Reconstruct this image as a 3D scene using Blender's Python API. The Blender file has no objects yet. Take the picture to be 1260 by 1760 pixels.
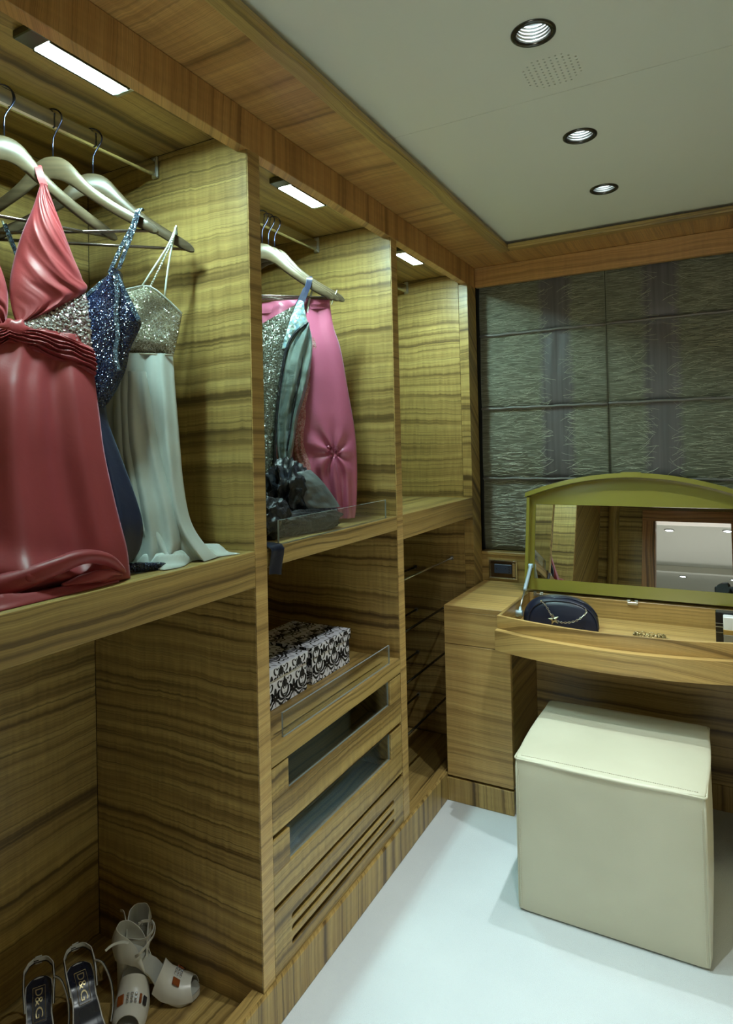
import bpy, bmesh, math, random
from math import sin, cos, pi, radians
from mathutils import Vector, Matrix, noise as mnoise

random.seed(7)
SC = bpy.context.scene
COL = SC.collection

# ------------------------------------------------------------------ camera
cam = bpy.data.cameras.new('camera')
CAM = bpy.data.objects.new('camera', cam)
COL.objects.link(CAM)
YAW, PIT, ROL = 0.50227866, 0.0153595, 0.02258715
fw = Vector((-sin(YAW) * cos(PIT), cos(YAW) * cos(PIT), sin(PIT)))
rt = Vector((cos(YAW), sin(YAW), 0))
dn = fw.cross(rt)
r2 = cos(ROL) * rt + sin(ROL) * dn
d2 = -sin(ROL) * rt + cos(ROL) * dn
CAM.matrix_world = Matrix(((r2.x, -d2.x, -fw.x, 0.965), (r2.y, -d2.y, -fw.y, 0.0),
                           (r2.z, -d2.z, -fw.z, 1.37), (0, 0, 0, 1)))
cam.sensor_fit = 'HORIZONTAL'
cam.sensor_width = 36
cam.lens = 1114.718 / 1260 * 36
cam.shift_x = (630 - 619.66) / 1260
cam.shift_y = (747.90 - 880) / 1260
cam.clip_start = 0.02
SC.camera = CAM

# ------------------------------------------------------------------ world, exposure
W = bpy.data.worlds.new('world')
SC.world = W
W.use_nodes = True
W.node_tree.nodes['Background'].inputs[0].default_value = (0.02, 0.02, 0.02, 1)
W.node_tree.nodes['Background'].inputs[1].default_value = 0.0
vs = SC.view_settings
vs.view_transform = 'Standard'
vs.look = 'None'
vs.gamma = 1
vs.use_curve_mapping = False
vs.exposure = 0.18
SC.cycles.use_denoising = True
SC.cycles.max_bounces = 10
SC.cycles.diffuse_bounces = 6
SC.cycles.transparent_max_bounces = 12
SC.cycles.sample_clamp_indirect = 4.0

LED_COL = (0.64, 1.0, 0.96)
LED_POWER = 330.0
SPOT_COL = (0.92, 1.0, 0.98)
SPOT_POWER = 44.0
ROOM_POWER = 20.0
FILL_POWER = 12.0


# added unseen fill light on the far side of the stateroom, behind the camera
_l = bpy.data.lights.new('stateroom_fill_light', 'AREA')
_l.shape = 'RECTANGLE'
_l.size, _l.size_y = 2.4, 1.3
_l.energy = FILL_POWER
_l.color = (1.0, 0.97, 0.86)
_l.spread = radians(70)
_o = bpy.data.objects.new('stateroom_fill_light', _l)
COL.objects.link(_o)
_o.location = (0.9, -4.5, 1.05)
_o.rotation_euler = (radians(90), 0, 0)

# ------------------------------------------------------------------ material helpers


def new_mat(name):
    m = bpy.data.materials.new(name)
    m.use_nodes = True
    nt = m.node_tree
    nt.nodes.clear()
    out = nt.nodes.new('ShaderNodeOutputMaterial')
    return m, nt, out


class N:
    """tiny node-graph helper"""

    def __init__(self, nt):
        self.nt = nt

    def node(self, kind, **kw):
        n = self.nt.nodes.new(kind)
        for k, v in kw.items():
            setattr(n, k, v)
        return n

    def put(self, sock, v):
        if v is None:
            return
        if hasattr(v, 'is_linked') or isinstance(v, bpy.types.NodeSocket):
            self.nt.links.new(v, sock)
        else:
            sock.default_value = v

    def math(self, op, a, b=None, c=None, clamp=False):
        n = self.node('ShaderNodeMath', operation=op)
        n.use_clamp = clamp
        self.put(n.inputs[0], a)
        self.put(n.inputs[1], b)
        if c is not None:
            self.put(n.inputs[2], c)
        return n.outputs[0]

    def comb(self, x, y, z=0.0):
        n = self.node('ShaderNodeCombineXYZ')
        self.put(n.inputs[0], x)
        self.put(n.inputs[1], y)
        self.put(n.inputs[2], z)
        return n.outputs[0]

    def noise(self, vec, scale=1.0, detail=2.0, rough=0.5, dist=0.0):
        n = self.node('ShaderNodeTexNoise')
        self.put(n.inputs['Vector'], vec)
        n.inputs['Scale'].default_value = scale
        n.inputs['Detail'].default_value = detail
        n.inputs['Roughness'].default_value = rough
        n.inputs['Distortion'].default_value = dist
        return n.outputs['Fac']

    def ramp(self, fac, stops, interp='LINEAR'):
        n = self.node('ShaderNodeValToRGB')
        n.color_ramp.interpolation = interp
        e = n.color_ramp.elements
        while len(e) < len(stops):
            e.new(0.5)
        for i, (p, c) in enumerate(stops):
            e[i].position = p
            e[i].color = c if len(c) == 4 else (*c, 1)
        self.put(n.inputs[0], fac)
        return n.outputs[0]

    def mix(self, fac, a, b, mode='MIX'):
        n = self.node('ShaderNodeMix', data_type='RGBA', blend_type=mode)
        self.put(n.inputs[0], fac)
        for s, v in ((n.inputs[6], a), (n.inputs[7], b)):
            if isinstance(v, tuple) and len(v) == 3:
                v = (*v, 1)
            self.put(s, v)
        return n.outputs[2]

    def coord(self, which='Object'):
        return self.node('ShaderNodeTexCoord').outputs[which]

    def sep(self, v):
        n = self.node('ShaderNodeSeparateXYZ')
        self.put(n.inputs[0], v)
        return n.outputs

    def bump(self, h, strength=0.3, dist=0.01):
        n = self.node('ShaderNodeBump')
        n.inputs['Strength'].default_value = strength
        n.inputs['Distance'].default_value = dist
        self.put(n.inputs['Height'], h)
        return n.outputs[0]

    def bsdf(self, out, color, rough=0.5, metal=0.0, normal=None, spec=0.5, **kw):
        b = self.node('ShaderNodeBsdfPrincipled')
        if isinstance(color, tuple) and len(color) == 3:
            color = (*color, 1)
        self.put(b.inputs['Base Color'], color)
        self.put(b.inputs['Roughness'], rough)
        self.put(b.inputs['Metallic'], metal)
        b.inputs['Specular IOR Level'].default_value = spec
        if normal is not None:
            self.put(b.inputs['Normal'], normal)
        for k, v in kw.items():
            self.put(b.inputs[k.replace('_', ' ')], v)
        self.nt.links.new(b.outputs[0], out.inputs[0])
        return b


MATS = {}


def plain(name, color, rough=0.5, metal=0.0, spec=0.5, bump=None, **kw):
    if name in MATS:
        return MATS[name]
    m, nt, out = new_mat(name)
    g = N(nt)
    nrm = None
    f = g.noise(g.coord(), 30, 2)
    r = g.math('MULTIPLY_ADD', f, 0.12, rough - 0.06, clamp=True)
    if bump:
        nrm = g.bump(g.noise(g.coord(), bump[0], 3), bump[1], bump[2])
    g.bsdf(out, color, r, metal, nrm, spec, **kw)
    MATS[name] = m
    return m


def wood(axis, curl=1.0, tone='a'):
    """figured olive-brown veneer; grain runs along the given axis"""
    key = 'veneer_%s_%s_%d' % (axis, tone, int(curl * 10))
    if key in MATS:
        return MATS[key]
    m, nt, out = new_mat(key)
    g = N(nt)
    x, y, z = g.sep(g.coord())
    rnd = g.node('ShaderNodeObjectInfo').outputs['Random']
    if axis == 'x':
        a, q = x, g.math('ADD', z, g.math('MULTIPLY', y, 0.83))
    elif axis == 'y':
        a, q = y, g.math('ADD', z, g.math('MULTIPLY', x, 0.71))
    else:
        a, q = z, g.math('ADD', y, g.math('MULTIPLY', x, 0.93))
    q = g.math('ADD', q, g.math('MULTIPLY', rnd, 7.0))
    a = g.math('ADD', a, g.math('MULTIPLY', rnd, 3.0))
    # slow wander of the growth lines
    w1 = g.noise(g.comb(g.math('MULTIPLY', a, 2.4), g.math('MULTIPLY', q, 2.0)), 1.0, 1.0)
    w2 = g.noise(g.comb(g.math('MULTIPLY', a, 13.0), g.math('MULTIPLY', q, 4.0)), 1.0, 2.0)
    qq = g.math('MULTIPLY_ADD', w1, 0.040, q)
    qq = g.math('MULTIPLY_ADD', w2, 0.014 * (0.3 + 0.7 * curl), qq)
    # ripple (fiddleback) shifts each line a millimetre or two
    rip = g.noise(g.comb(g.math('MULTIPLY', a, 75.0), g.math('MULTIPLY', q, 9.0)), 1.0, 1.0)
    qq = g.math('MULTIPLY_ADD', rip, 0.0050 * curl, qq)
    bf, lf = (52.0, 150.0) if tone == 'fine' else (34.0, 110.0)
    bands = g.noise(g.comb(g.math('MULTIPLY', a, 0.30), g.math('MULTIPLY', qq, bf)), 1.0, 2.0, 0.5)
    lines = g.noise(g.comb(g.math('MULTIPLY', a, 1.0), g.math('MULTIPLY', qq, lf)), 1.0, 2.0, 0.55)
    fine = g.noise(g.comb(g.math('MULTIPLY', a, 4.0), g.math('MULTIPLY', qq, 520.0)), 1.0, 1.0, 0.5)
    warm = tone == 'warm'
    mel = 0.5 if tone in ('mellow_lit', 'fine') else 1.0  # mellow trim base: warm bounce light painted into a lighter, redder colour
    base = g.ramp(bands, [(0.30, (0.20, 0.075, 0.025)), (0.5, (0.42, 0.19, 0.07)), (0.72, (0.52, 0.26, 0.10))]) if warm else g.ramp(bands, [(0.30, (0.30, 0.185, 0.060)), (0.5, (0.46, 0.300, 0.102)), (0.72, (0.55, 0.38, 0.138))]) if tone == 'fine' else g.ramp(bands, [(0.30, (0.34, 0.175, 0.056)), (0.5, (0.47, 0.262, 0.088)), (0.72, (0.56, 0.33, 0.118))]) if tone == 'mellow_lit' else g.ramp(bands, [(0.30, (0.150, 0.090, 0.028)), (0.42, (0.290, 0.190, 0.060)),
                          (0.55, (0.385, 0.265, 0.086)), (0.72, (0.460, 0.330, 0.115))])
    dark = g.ramp(lines, [(0.30, (1, 1, 1)), (0.47, (0, 0, 0))])
    col = g.mix(g.math('MULTIPLY', dark, 0.72 * mel), base, (0.075, 0.046, 0.014))
    band_dark = g.ramp(bands, [(0.28, (1, 1, 1)), (0.43, (0, 0, 0))])
    col = g.mix(g.math('MULTIPLY', band_dark, 0.66 * mel), col, (0.065, 0.040, 0.013))
    f2 = g.math('MULTIPLY_ADD', fine, 0.9, 0.52)
    c2 = g.math('MULTIPLY_ADD', rip, 0.55 * curl, 1.0 - 0.30 * curl)
    k = g.math('MULTIPLY', f2, c2)
    kk = g.comb(k, k, k)
    col = g.mix(1.0, col, kk, 'MULTIPLY')
    hs = g.node('ShaderNodeHueSaturation')
    g.put(hs.inputs['Color'], col)
    hs.inputs['Saturation'].default_value = 1.0
    hs.inputs['Value'].default_value = 1.0
    g.bsdf(out, hs.outputs[0], g.math('MULTIPLY_ADD', lines, 0.12, 0.30),
           normal=g.bump(lines, 0.06, 0.002), spec=0.45)
    MATS[key] = m
    return m


# ------------------------------------------------------------------ object helpers


def link(o):
    COL.objects.link(o)
    return o


def thing(name, label, cat, loc=(0, 0, 0), group=None):
    o = bpy.data.objects.new(name, None)
    link(o)
    o.empty_display_size = 0.05
    o.location = loc
    o['label'] = label
    o['category'] = cat
    if group:
        o['group'] = group
    return o


def tag(o, label, cat, group=None):
    o['label'] = label
    o['category'] = cat
    if group:
        o['group'] = group
    return o


def mesh_obj(name, me, mat, parent=None, local=False, label=None, kind=None):
    o = bpy.data.objects.new(name, me)
    link(o)
    mats = mat if isinstance(mat, (list, tuple)) else [mat]
    if not me.materials:
        for mm in mats:
            me.materials.append(mm)
    if parent is not None:
        o.parent = parent
        if not local:
            p, off = parent, Vector((0, 0, 0))
            while p is not None:
                off += p.location
                p = p.parent
            o.location = -off
    if label:
        o['label'] = label
    if kind:
        o['kind'] = kind
    return o


def obj(name, bm, mat, parent=None, smooth=False, local=False, label=None, kind=None):
    """link a bmesh (world coordinates unless local) as one mesh object"""
    me = bpy.data.meshes.new(name)
    bmesh.ops.recalc_face_normals(bm, faces=bm.faces)
    bm.to_mesh(me)
    bm.free()
    if smooth:
        me.shade_smooth()
        if smooth is not True:
            me.set_sharp_from_angle(angle=radians(smooth))
    return mesh_obj(name, me, mat, parent, local, label, kind)


def struct(name, bm, mat, parent=None, smooth=False):
    o = obj(name, bm, mat, parent, smooth)
    if parent is None:
        o['kind'] = 'structure'
    return o


def add_box(bm, x0, x1, y0, y1, z0, z1, bev=0.0012, mi=0):
    v = [bm.verts.new((x, y, z)) for z in (z0, z1) for y in (y0, y1) for x in (x0, x1)]
    idx = [(0, 1, 3, 2), (4, 6, 7, 5), (0, 4, 5, 1), (2, 3, 7, 6), (0, 2, 6, 4), (1, 5, 7, 3)]
    fs = [bm.faces.new([v[i] for i in f]) for f in idx]
    for f in fs:
        f.material_index = mi
    if bev:
        es = list({e for f in fs for e in f.edges})
        r = bmesh.ops.bevel(bm, geom=es, offset=bev, segments=1, affect='EDGES', clamp_overlap=True)
        for f in r['faces']:
            f.material_index = mi
    return v


def bx(*a, **k):
    bm = bmesh.new()
    add_box(bm, *a, **k)
    return bm


def add_tube(bm, pts, r, n=8, cap=True, mi=0):
    """swept round bar through points; r may be a number or a list"""
    pts = [Vector(p) for p in pts]
    rs = r if isinstance(r, (list, tuple)) else [r] * len(pts)
    rings = []
    t0 = (pts[1] - pts[0]).normalized()
    up = Vector((0, 0, 1)) if abs(t0.z) < 0.9 else Vector((1, 0, 0))
    nrm = (up - t0 * up.dot(t0)).normalized()
    for i, p in enumerate(pts):
        t = (pts[min(i + 1, len(pts) - 1)] - pts[max(i - 1, 0)])
        t = t.normalized() if t.length > 1e-9 else t0
        nrm = (nrm - t * nrm.dot(t))
        nrm = nrm.normalized() if nrm.length > 1e-6 else t.orthogonal().normalized()
        b = t.cross(nrm)
        rings.append([bm.verts.new(p + rs[i] * (cos(2 * pi * k / n) * nrm + sin(2 * pi * k / n) * b)) for k in range(n)])
    for A, B in zip(rings, rings[1:]):
        for k in range(n):
            bm.faces.new((A[k], A[(k + 1) % n], B[(k + 1) % n], B[k])).material_index = mi
    if cap:
        bm.faces.new(rings[0][::-1]).material_index = mi
        bm.faces.new(rings[-1]).material_index = mi


def add_ribbon(bm, pts, wdir, w, th, mi=0):
    """flat strap: rectangle section w x th swept along points, width along wdir"""
    pts = [Vector(p) for p in pts]
    rings = []
    for i, p in enumerate(pts):
        t = (pts[min(i + 1, len(pts) - 1)] - pts[max(i - 1, 0)]).normalized()
        wd = Vector(wdir[i]) if isinstance(wdir, list) else Vector(wdir)
        ww = w[i] if isinstance(w, list) else w
        wd = (wd - t * wd.dot(t)).normalized()
        nd = t.cross(wd)
        rings.append([bm.verts.new(p + wd * sx * ww / 2 + nd * sy * th / 2) for sx, sy in ((-1, -1), (1, -1), (1, 1), (-1, 1))])
    for A, B in zip(rings, rings[1:]):
        for k in range(4):
            bm.faces.new((A[k], A[(k + 1) % 4], B[(k + 1) % 4], B[k])).material_index = mi
    bm.faces.new(rings[0][::-1]).material_index = mi
    bm.faces.new(rings[-1]).material_index = mi


def add_lathe(bm, prof, c, n=32, mi=0):
    """revolve (r, z) profile about the vertical through c"""
    rings = []
    for r, z in prof:
        rings.append([bm.verts.new((c[0] + r * cos(2 * pi * k / n), c[1] + r * sin(2 * pi * k / n), c[2] + z)) for k in range(n)])
    for A, B in zip(rings, rings[1:]):
        for k in range(n):
            bm.faces.new((A[k], A[(k + 1) % n], B[(k + 1) % n], B[k])).material_index = mi
    return rings


def add_prism(bm, poly, lo, hi, axis='z', mi=0):
    """extrude a 2-D polygon between lo and hi along an axis"""
    def P(u, v, t):
        return {'z': (u, v, t), 'y': (u, t, v), 'x': (t, u, v)}[axis]
    A = [bm.verts.new(P(u, v, lo)) for u, v in poly]
    B = [bm.verts.new(P(u, v, hi)) for u, v in poly]
    n = len(poly)
    bm.faces.new(A[::-1]).material_index = mi
    bm.faces.new(B).material_index = mi
    for k in range(n):
        bm.faces.new((A[k], A[(k + 1) % n], B[(k + 1) % n], B[k])).material_index = mi


def smooth_path(ctrl, n):
    """Catmull-Rom samples through control points (any dimension)"""
    out = []
    m = len(ctrl)
    for i in range(n):
        t = i / (n - 1) * (m - 1)
        k = min(int(t), m - 2)
        f = t - k
        p0, p1, p2, p3 = (ctrl[max(k - 1, 0)], ctrl[k], ctrl[k + 1], ctrl[min(k + 2, m - 1)])
        out.append(tuple(0.5 * (2 * b + (c - a) * f + (2 * a - 5 * b + 4 * c - d) * f * f + (3 * b - a - 3 * c + d) * f ** 3)
                         for a, b, c, d in zip(p0, p1, p2, p3)))
    return out


def copy_tree(o, parent=None):
    c = o.copy()
    COL.objects.link(c)
    if parent is not None:
        c.parent = parent
    for ch in list(o.children):
        copy_tree(ch, c)
    return c


def curve_sheet(name, outer, holes, z, th):
    """flat sheet with holes: filled 2-D curve turned into a mesh"""
    cu = bpy.data.curves.new(name, 'CURVE')
    cu.dimensions = '2D'
    cu.fill_mode = 'BOTH'
    cu.extrude = th / 2
    for poly in [outer] + holes:
        sp = cu.splines.new('POLY')
        sp.points.add(len(poly) - 1)
        for p, (a, b) in zip(sp.points, poly):
            p.co = (a, b, 0, 1)
        sp.use_cyclic_u = True
    o = bpy.data.objects.new(name, cu)
    COL.objects.link(o)
    dg = bpy.context.evaluated_depsgraph_get()
    me = bpy.data.meshes.new_from_object(o.evaluated_get(dg))
    bpy.data.objects.remove(o)
    me.transform(Matrix.Translation((0, 0, z + th / 2)))
    me.materials.clear()
    return me


def circle(cx, cy, r, n=32):
    return [(cx + r * cos(2 * pi * k / n), cy + r * sin(2 * pi * k / n)) for k in range(n)]


# ------------------------------------------------------------------ shared materials
M_CHROME = plain('polished_chrome', (0.72, 0.74, 0.74), 0.12, 1.0)
M_DARKMETAL = plain('dark_bronze_metal', (0.10, 0.10, 0.09), 0.25, 1.0)
M_STEEL = plain('brushed_steel', (0.55, 0.58, 0.58), 0.3, 1.0)
M_BLACK = plain('black_plastic', (0.012, 0.012, 0.014), 0.4)


def m_carpet():
    m, nt, out = new_mat('pale_carpet')
    g = N(nt)
    c = g.coord()
    f1 = g.noise(c, 420, 2, 0.6)
    f2 = g.noise(c, 3.5, 3, 0.5)
    col = g.ramp(f2, [(0.3, (0.57, 0.63, 0.665)), (0.7, (0.63, 0.69, 0.72))])
    col = g.mix(g.math('MULTIPLY', f1, 0.25), col, (0.47, 0.52, 0.56))
    g.bsdf(out, col, 0.95, normal=g.bump(f1, 0.5, 0.004), spec=0.1, Sheen_Weight=0.2)
    return m


def m_ceiling():
    m, nt, out = new_mat('satin_ceiling_paint')
    g = N(nt)
    f = g.noise(g.coord(), 2, 2)
    col = g.ramp(f, [(0.3, (0.76, 0.81, 0.73)), (0.7, (0.79, 0.83, 0.75))])
    g.bsdf(out, col, 0.38, spec=0.35)
    return m


def m_emit(name, col, s):
    m, nt, out = new_mat(name)
    e = nt.nodes.new('ShaderNodeEmission')
    e.inputs[0].default_value = (*col, 1)
    e.inputs[1].default_value = s
    nt.links.new(e.outputs[0], out.inputs[0])
    return m


def m_clear(name, tint, refl=1.5):
    m, nt, out = new_mat(name)
    g = N(nt)
    t = g.node('ShaderNodeBsdfTransparent')
    t.inputs[0].default_value = (*tint, 1)
    gl = g.node('ShaderNodeBsdfGlossy')
    gl.inputs['Roughness'].default_value = 0.03
    lw = g.node('ShaderNodeLayerWeight')
    lw.inputs[0].default_value = 0.5
    f5 = g.math('POWER', lw.outputs['Facing'], 5.0)
    f0 = ((refl - 1) / (refl + 1)) ** 2
    fac = g.math('MULTIPLY_ADD', f5, 1 - f0, f0)
    mx = g.node('ShaderNodeMixShader')
    nt.links.new(fac, mx.inputs[0])
    nt.links.new(t.outputs[0], mx.inputs[1])
    nt.links.new(gl.outputs[0], mx.inputs[2])
    nt.links.new(mx.outputs[0], out.inputs[0])
    return m


M_CARPET = m_carpet()
M_CEIL = m_ceiling()
M_ACRYLIC = m_clear('clear_acrylic', (0.95, 0.97, 0.96))
M_ACRYLIC_EDGE = plain('polished_acrylic_edge', (0.30, 0.35, 0.35), 0.25)
M_GLASS = m_clear('drawer_glass', (0.86, 0.90, 0.90), 1.65)
M_LED = m_emit('led_lens', LED_COL, LED_POWER)
M_BULB = m_emit('downlight_bulb', (0.92, 1.0, 1.0), 9.0)

FX = 0.013          # front plane of the wardrobe
BACK = -0.545       # its back panel
Y0, Y1, Y2, Y3 = 0.445, 1.21, 1.977, 2.746   # near faces of the upright panels
TH = 0.045
ZF0, ZF1 = 2.075, 2.167    # fascia
ZC = 2.125                 # bay ceiling
RX = 1.327                 # right wall
YB = 2.858                 # back wall
CZ = 2.192                 # ceiling underside

# ------------------------------------------------------------------ structure
struct('floor', bx(FX - 0.02, 4.0, -4.6, 2.9, -0.03, 0.0, bev=0), M_CARPET)
carpet2 = struct('floor_stateroom', bx(-3.0, FX - 0.02, -4.6, -0.62, -0.03, 0.0, bev=0), M_CARPET)

# ceiling: two painted panels with the joint across the room, pierced for lamps and speaker
LAMPS = [(0.663, 1.310), (0.663, 1.818), (0.663, 2.245), (0.663, 0.80), (0.663, 0.28), (0.663, -0.18)]  # last two lamps are added, unseen, to bounce light off the carpet
ceil = bpy.data.objects.new('ceiling', None)
link(ceil)
ceil['kind'] = 'structure'
SPK = [(0.597 + 0.0 + i * 0.0125, 1.40 + j * 0.0125) for i in range(12) for j in range(12)]
SPK = [(x, y) for x, y in SPK if math.hypot(x - 0.666, y - 1.469) < 0.068]
CX0, CX1 = 0.236, 1.091
for (ya, yb) in ((1.5685, 2.655), (-0.30, 1.5675)):
    hs = [circle(x, y, 0.037)[::-1] for x, y in LAMPS if ya < y < yb]
    if ya < 1.4 < yb:
        hs += [circle(x, y, 0.0026, 6) for x, y in SPK]
    me = curve_sheet('ceiling_panel', [(CX0 - 0.05, ya), (CX1 + 0.05, ya), (CX1 + 0.05, yb + (0.05 if yb > 2 else 0)), (CX0 - 0.05, yb + (0.05 if yb > 2 else 0))], hs, CZ, 0.01)
    mesh_obj('ceiling_panel', me, M_CEIL, ceil)
# deck above, so nothing is open to the sky
struct('ceiling_deck', bx(-0.7, 1.6, -0.75, 3.05, 2.30, 2.34, bev=0), plain('deck_black', (0.01, 0.01, 0.01), 0.9))

# fascia and soffit in veneer round the recess
struct('trim_1', bx(FX - 0.032, FX, -0.6, YB, ZF0, ZF1), wood('z', 0.5, 'mellow_lit'))                       # left fascia
bm = bmesh.new()
add_box(bm, FX - 0.03, 0.196, -0.6, 2.653, ZF1 + 0.001, ZF1 + 0.02)
struct('trim_2', bm, wood('x', 0.6, 'mellow_lit'))                                                             # left soffit
struct('trim_3', bx(FX - 0.03, RX, 2.654, 3.0, ZF1 + 0.001, ZF1 + 0.02), wood('y', 0.6, 'mellow_lit'))        # back soffit
struct('trim_4', bx(FX, RX, YB - 0.003, YB + 0.022, 2.079, ZF1), wood('x', 0.5, 'mellow_lit'))                  # back fascia
struct('trim_5', bx(1.131, RX, -0.6, 2.653, ZF1 + 0.001, ZF1 + 0.02), wood('x', 0.6))           # right soffit
# bead round the recess
for nm, a in (('trim_6', (0.190, 0.234, -0.6, 2.660)), ('trim_7', (0.2341, 1.0929, 2.614, 2.660)), ('trim_8', (1.093, 1.137, -0.6, 2.660))):
    bm = bmesh.new()
    add_box(bm, a[0], a[1], a[2], a[3], ZF1 - 0.006, ZF1 + 0.014, bev=0.004)
    struct(nm, bm, wood('x' if nm == 'trim_7' else 'y', 0.2))
# plinths
struct('baseboard_left', bx(-0.02, 0.021, -0.6, 2.36, 0, 0.104, bev=0.002), wood('z', 0.4))
struct('baseboard_back', bx(0.021, 0.279, 2.350, 2.372, 0, 0.088, bev=0.002), wood('z', 0.4))
struct('baseboard_kneehole', bx(0.279, 1.05, 2.722, 2.742, 0, 0.095, bev=0.002), wood('z', 0.4))
struct('baseboard_right', bx(1.05, RX, 2.350, 2.372, 0, 0.088, bev=0.002), wood('z', 0.4))

# walls
struct('wall_right', bx(RX, RX + 0.03, -0.6, 3.0, 0, 2.2, bev=0), plain('warm_cream_panel', (0.74, 0.57, 0.38), 0.5))
bm = bmesh.new()
add_box(bm, -0.02, RX, YB, YB + 0.10, 0.0, 0.868, bev=0)
struct('wall_back', bm, wood('x', 0.6))
struct('trim_9', bx(FX, RX, YB - 0.006, YB + 0.06, 0.862, 0.876, bev=0.002), wood('x', 0.3))       # ledge under the blinds
struct('wall_window', bx(-0.1, RX + 0.03, 2.955, 3.0, 0.8, 2.25, bev=0), plain('shaded_window_liner', (0.05, 0.05, 0.045), 0.8))
# wall behind the camera with its doorway into the bright stateroom
wb = wood('x', 0.7)
struct('wall_left', bx(-0.03, FX, -0.6, Y0, 0.0, ZF0, bev=0), wood('x', 1.0))
struct('wall_front', bx(FX, 0.40, -0.66, -0.60, 0, 2.2, bev=0), wb)
struct('wall_front_right', bx(1.12, RX + 0.03, -0.66, -0.60, 0, 2.2, bev=0), wb)
struct('wall_front_header', bx(0.40, 1.12, -0.66, -0.60, 2.09, 2.2, bev=0), wb)
bm = bmesh.new()
add_tube(bm, [(0.135, -0.585, 0.0), (0.135, -0.585, ZF1)], 0.045, 20)
struct('trim_10', bm, wood('z', 0.3), smooth=40)                                                  # rounded corner pilaster
dr = bpy.data.objects.new('door_1', None)
link(dr)
dr['kind'] = 'structure'
obj('door_jamb', bx(0.37, 0.475, -0.70, -0.585, 0, 2.03), wood('z', 0.3, 'warm'), dr)
obj('door_jamb', bx(1.05, 1.15, -0.70, -0.585, 0, 2.03), wood('z', 0.3, 'warm'), dr)
obj('door_head', bx(0.37, 1.15, -0.70, -0.585, 2.03, 2.13), wood('x', 0.3, 'warm'), dr)
# stateroom shell beyond the doorway
M_WHITE = plain('pale_wall_paint', (0.80, 0.79, 0.72), 0.6)
me = curve_sheet('ceiling_stateroom', [(-3, -4.6), (4, -4.6), (4, -0.66), (-3, -0.66)], [], 2.19, 0.02)
o = mesh_obj('ceiling_stateroom', me, M_WHITE)
o['kind'] = 'structure'
struct('wall_stateroom_far', bx(-3, 4, -4.63, -4.6, 0, 2.2, bev=0), M_WHITE)
struct('wall_stateroom_left', bx(-3.03, -3, -4.6, -0.66, 0, 2.2, bev=0), M_WHITE)
struct('wall_stateroom_right', bx(4, 4.03, -4.6, -0.66, 0, 2.2, bev=0), M_WHITE)
struct('wall_stateroom_near', bx(-3, FX, -0.70, -0.66, 0, 2.2, bev=0), M_WHITE)
struct('wall_stateroom_near_right', bx(RX + 0.03, 4, -0.70, -0.66, 0, 2.2, bev=0), M_WHITE)
struct('trim_11', bx(-3, 4, -3.02, -2.94, 2.12, 2.189, bev=0.003), M_WHITE)


# ------------------------------------------------------------------ lamps
def downlight(x, y, label, lit=True):
    t = thing('downlight', label, 'downlight', (x, y, CZ), 'recessed downlights')
    bm = bmesh.new()
    add_lathe(bm, [(0.0355, 0.004), (0.0345, -0.004), (0.040, -0.0055), (0.0445, -0.003), (0.0445, 0.0015), (0.0365, 0.002)], (x, y, CZ), 48)
    obj('trim_ring', bm, M_DARKMETAL, t, True)
    bm = bmesh.new()
    prof = []
    for k in range(7):
        z = 0.002 + k * 0.0065
        r = 0.0365 - k * 0.0009
        prof += [(r, z), (r - 0.0022, z + 0.0018), (r - 0.0022, z + 0.004), (r, z + 0.0058)]
    add_lathe(bm, prof, (x, y, CZ), 40)
    obj('ribbed_baffle', bm, M_STEEL, t, 40)
    bm = bmesh.new()
    add_lathe(bm, [(0.0, 0.034), (0.016, 0.035), (0.0265, 0.0385), (0.0315, 0.046), (0.031, 0.052), (0.0, 0.053)], (x, y, CZ), 32)
    obj('bulb', bm, M_BULB, t, True)
    l = bpy.data.lights.new('downlight_beam', 'SPOT')
    l.energy = SPOT_POWER
    l.color = SPOT_COL
    l.spot_size = radians(78 if y > 1.0 else 62)
    l.spot_blend = 1.0
    l.shadow_soft_size = 0.013
    lo = bpy.data.objects.new('downlight_beam', l)
    link(lo)
    lo.parent = t
    lo.location = (0, 0, 0.008)
    return t


NAMES = ['round ceiling downlight nearest the perforated speaker', 'middle round downlight of the row on the ceiling',
         'farthest round ceiling downlight, nearest the window wall', 'round downlight overhead, out of view before the row',
         'added fill downlight overhead behind the tripod', 'added fill downlight overhead just inside the doorway']
for (x, y), lb in zip(LAMPS, NAMES):
    downlight(x, y, lb)
for (x, y, lb) in ((0.53, -1.43, 'left one of the two nearer stateroom downlights seen in the mirror'),
                   (1.03, -1.38, 'right one of the two nearer stateroom downlights seen in the mirror'),
                   (0.55, -3.5, 'left one of the two farther stateroom downlights, low in the mirror'),
                   (1.1, -3.5, 'right one of the two farther stateroom downlights, low in the mirror')):
    t = thing('stateroom_downlight', lb, 'downlight', (x, y, 2.19), 'stateroom downlights')
    bm = bmesh.new()
    add_lathe(bm, [(0.034, -0.002), (0.036, -0.006), (0.046, -0.005), (0.047, -0.0005)], (x, y, 2.19), 32)
    obj('trim_ring', bm, M_DARKMETAL, t, True)
    bm = bmesh.new()
    add_lathe(bm, [(0.0, -0.004), (0.033, -0.003), (0.035, -0.001)], (x, y, 2.19), 24)
    obj('bulb', bm, M_BULB, t, True)
    l = bpy.data.lights.new('downlight_beam', 'SPOT')
    l.energy = ROOM_POWER
    l.color = (1.0, 0.97, 0.88)
    l.spot_size = radians(130)
    l.spot_blend = 0.6
    l.shadow_soft_size = 0.03
    lo = bpy.data.objects.new('downlight_beam', l)
    link(lo)
    lo.parent = t
    lo.location = (0, 0, -0.008)


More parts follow.
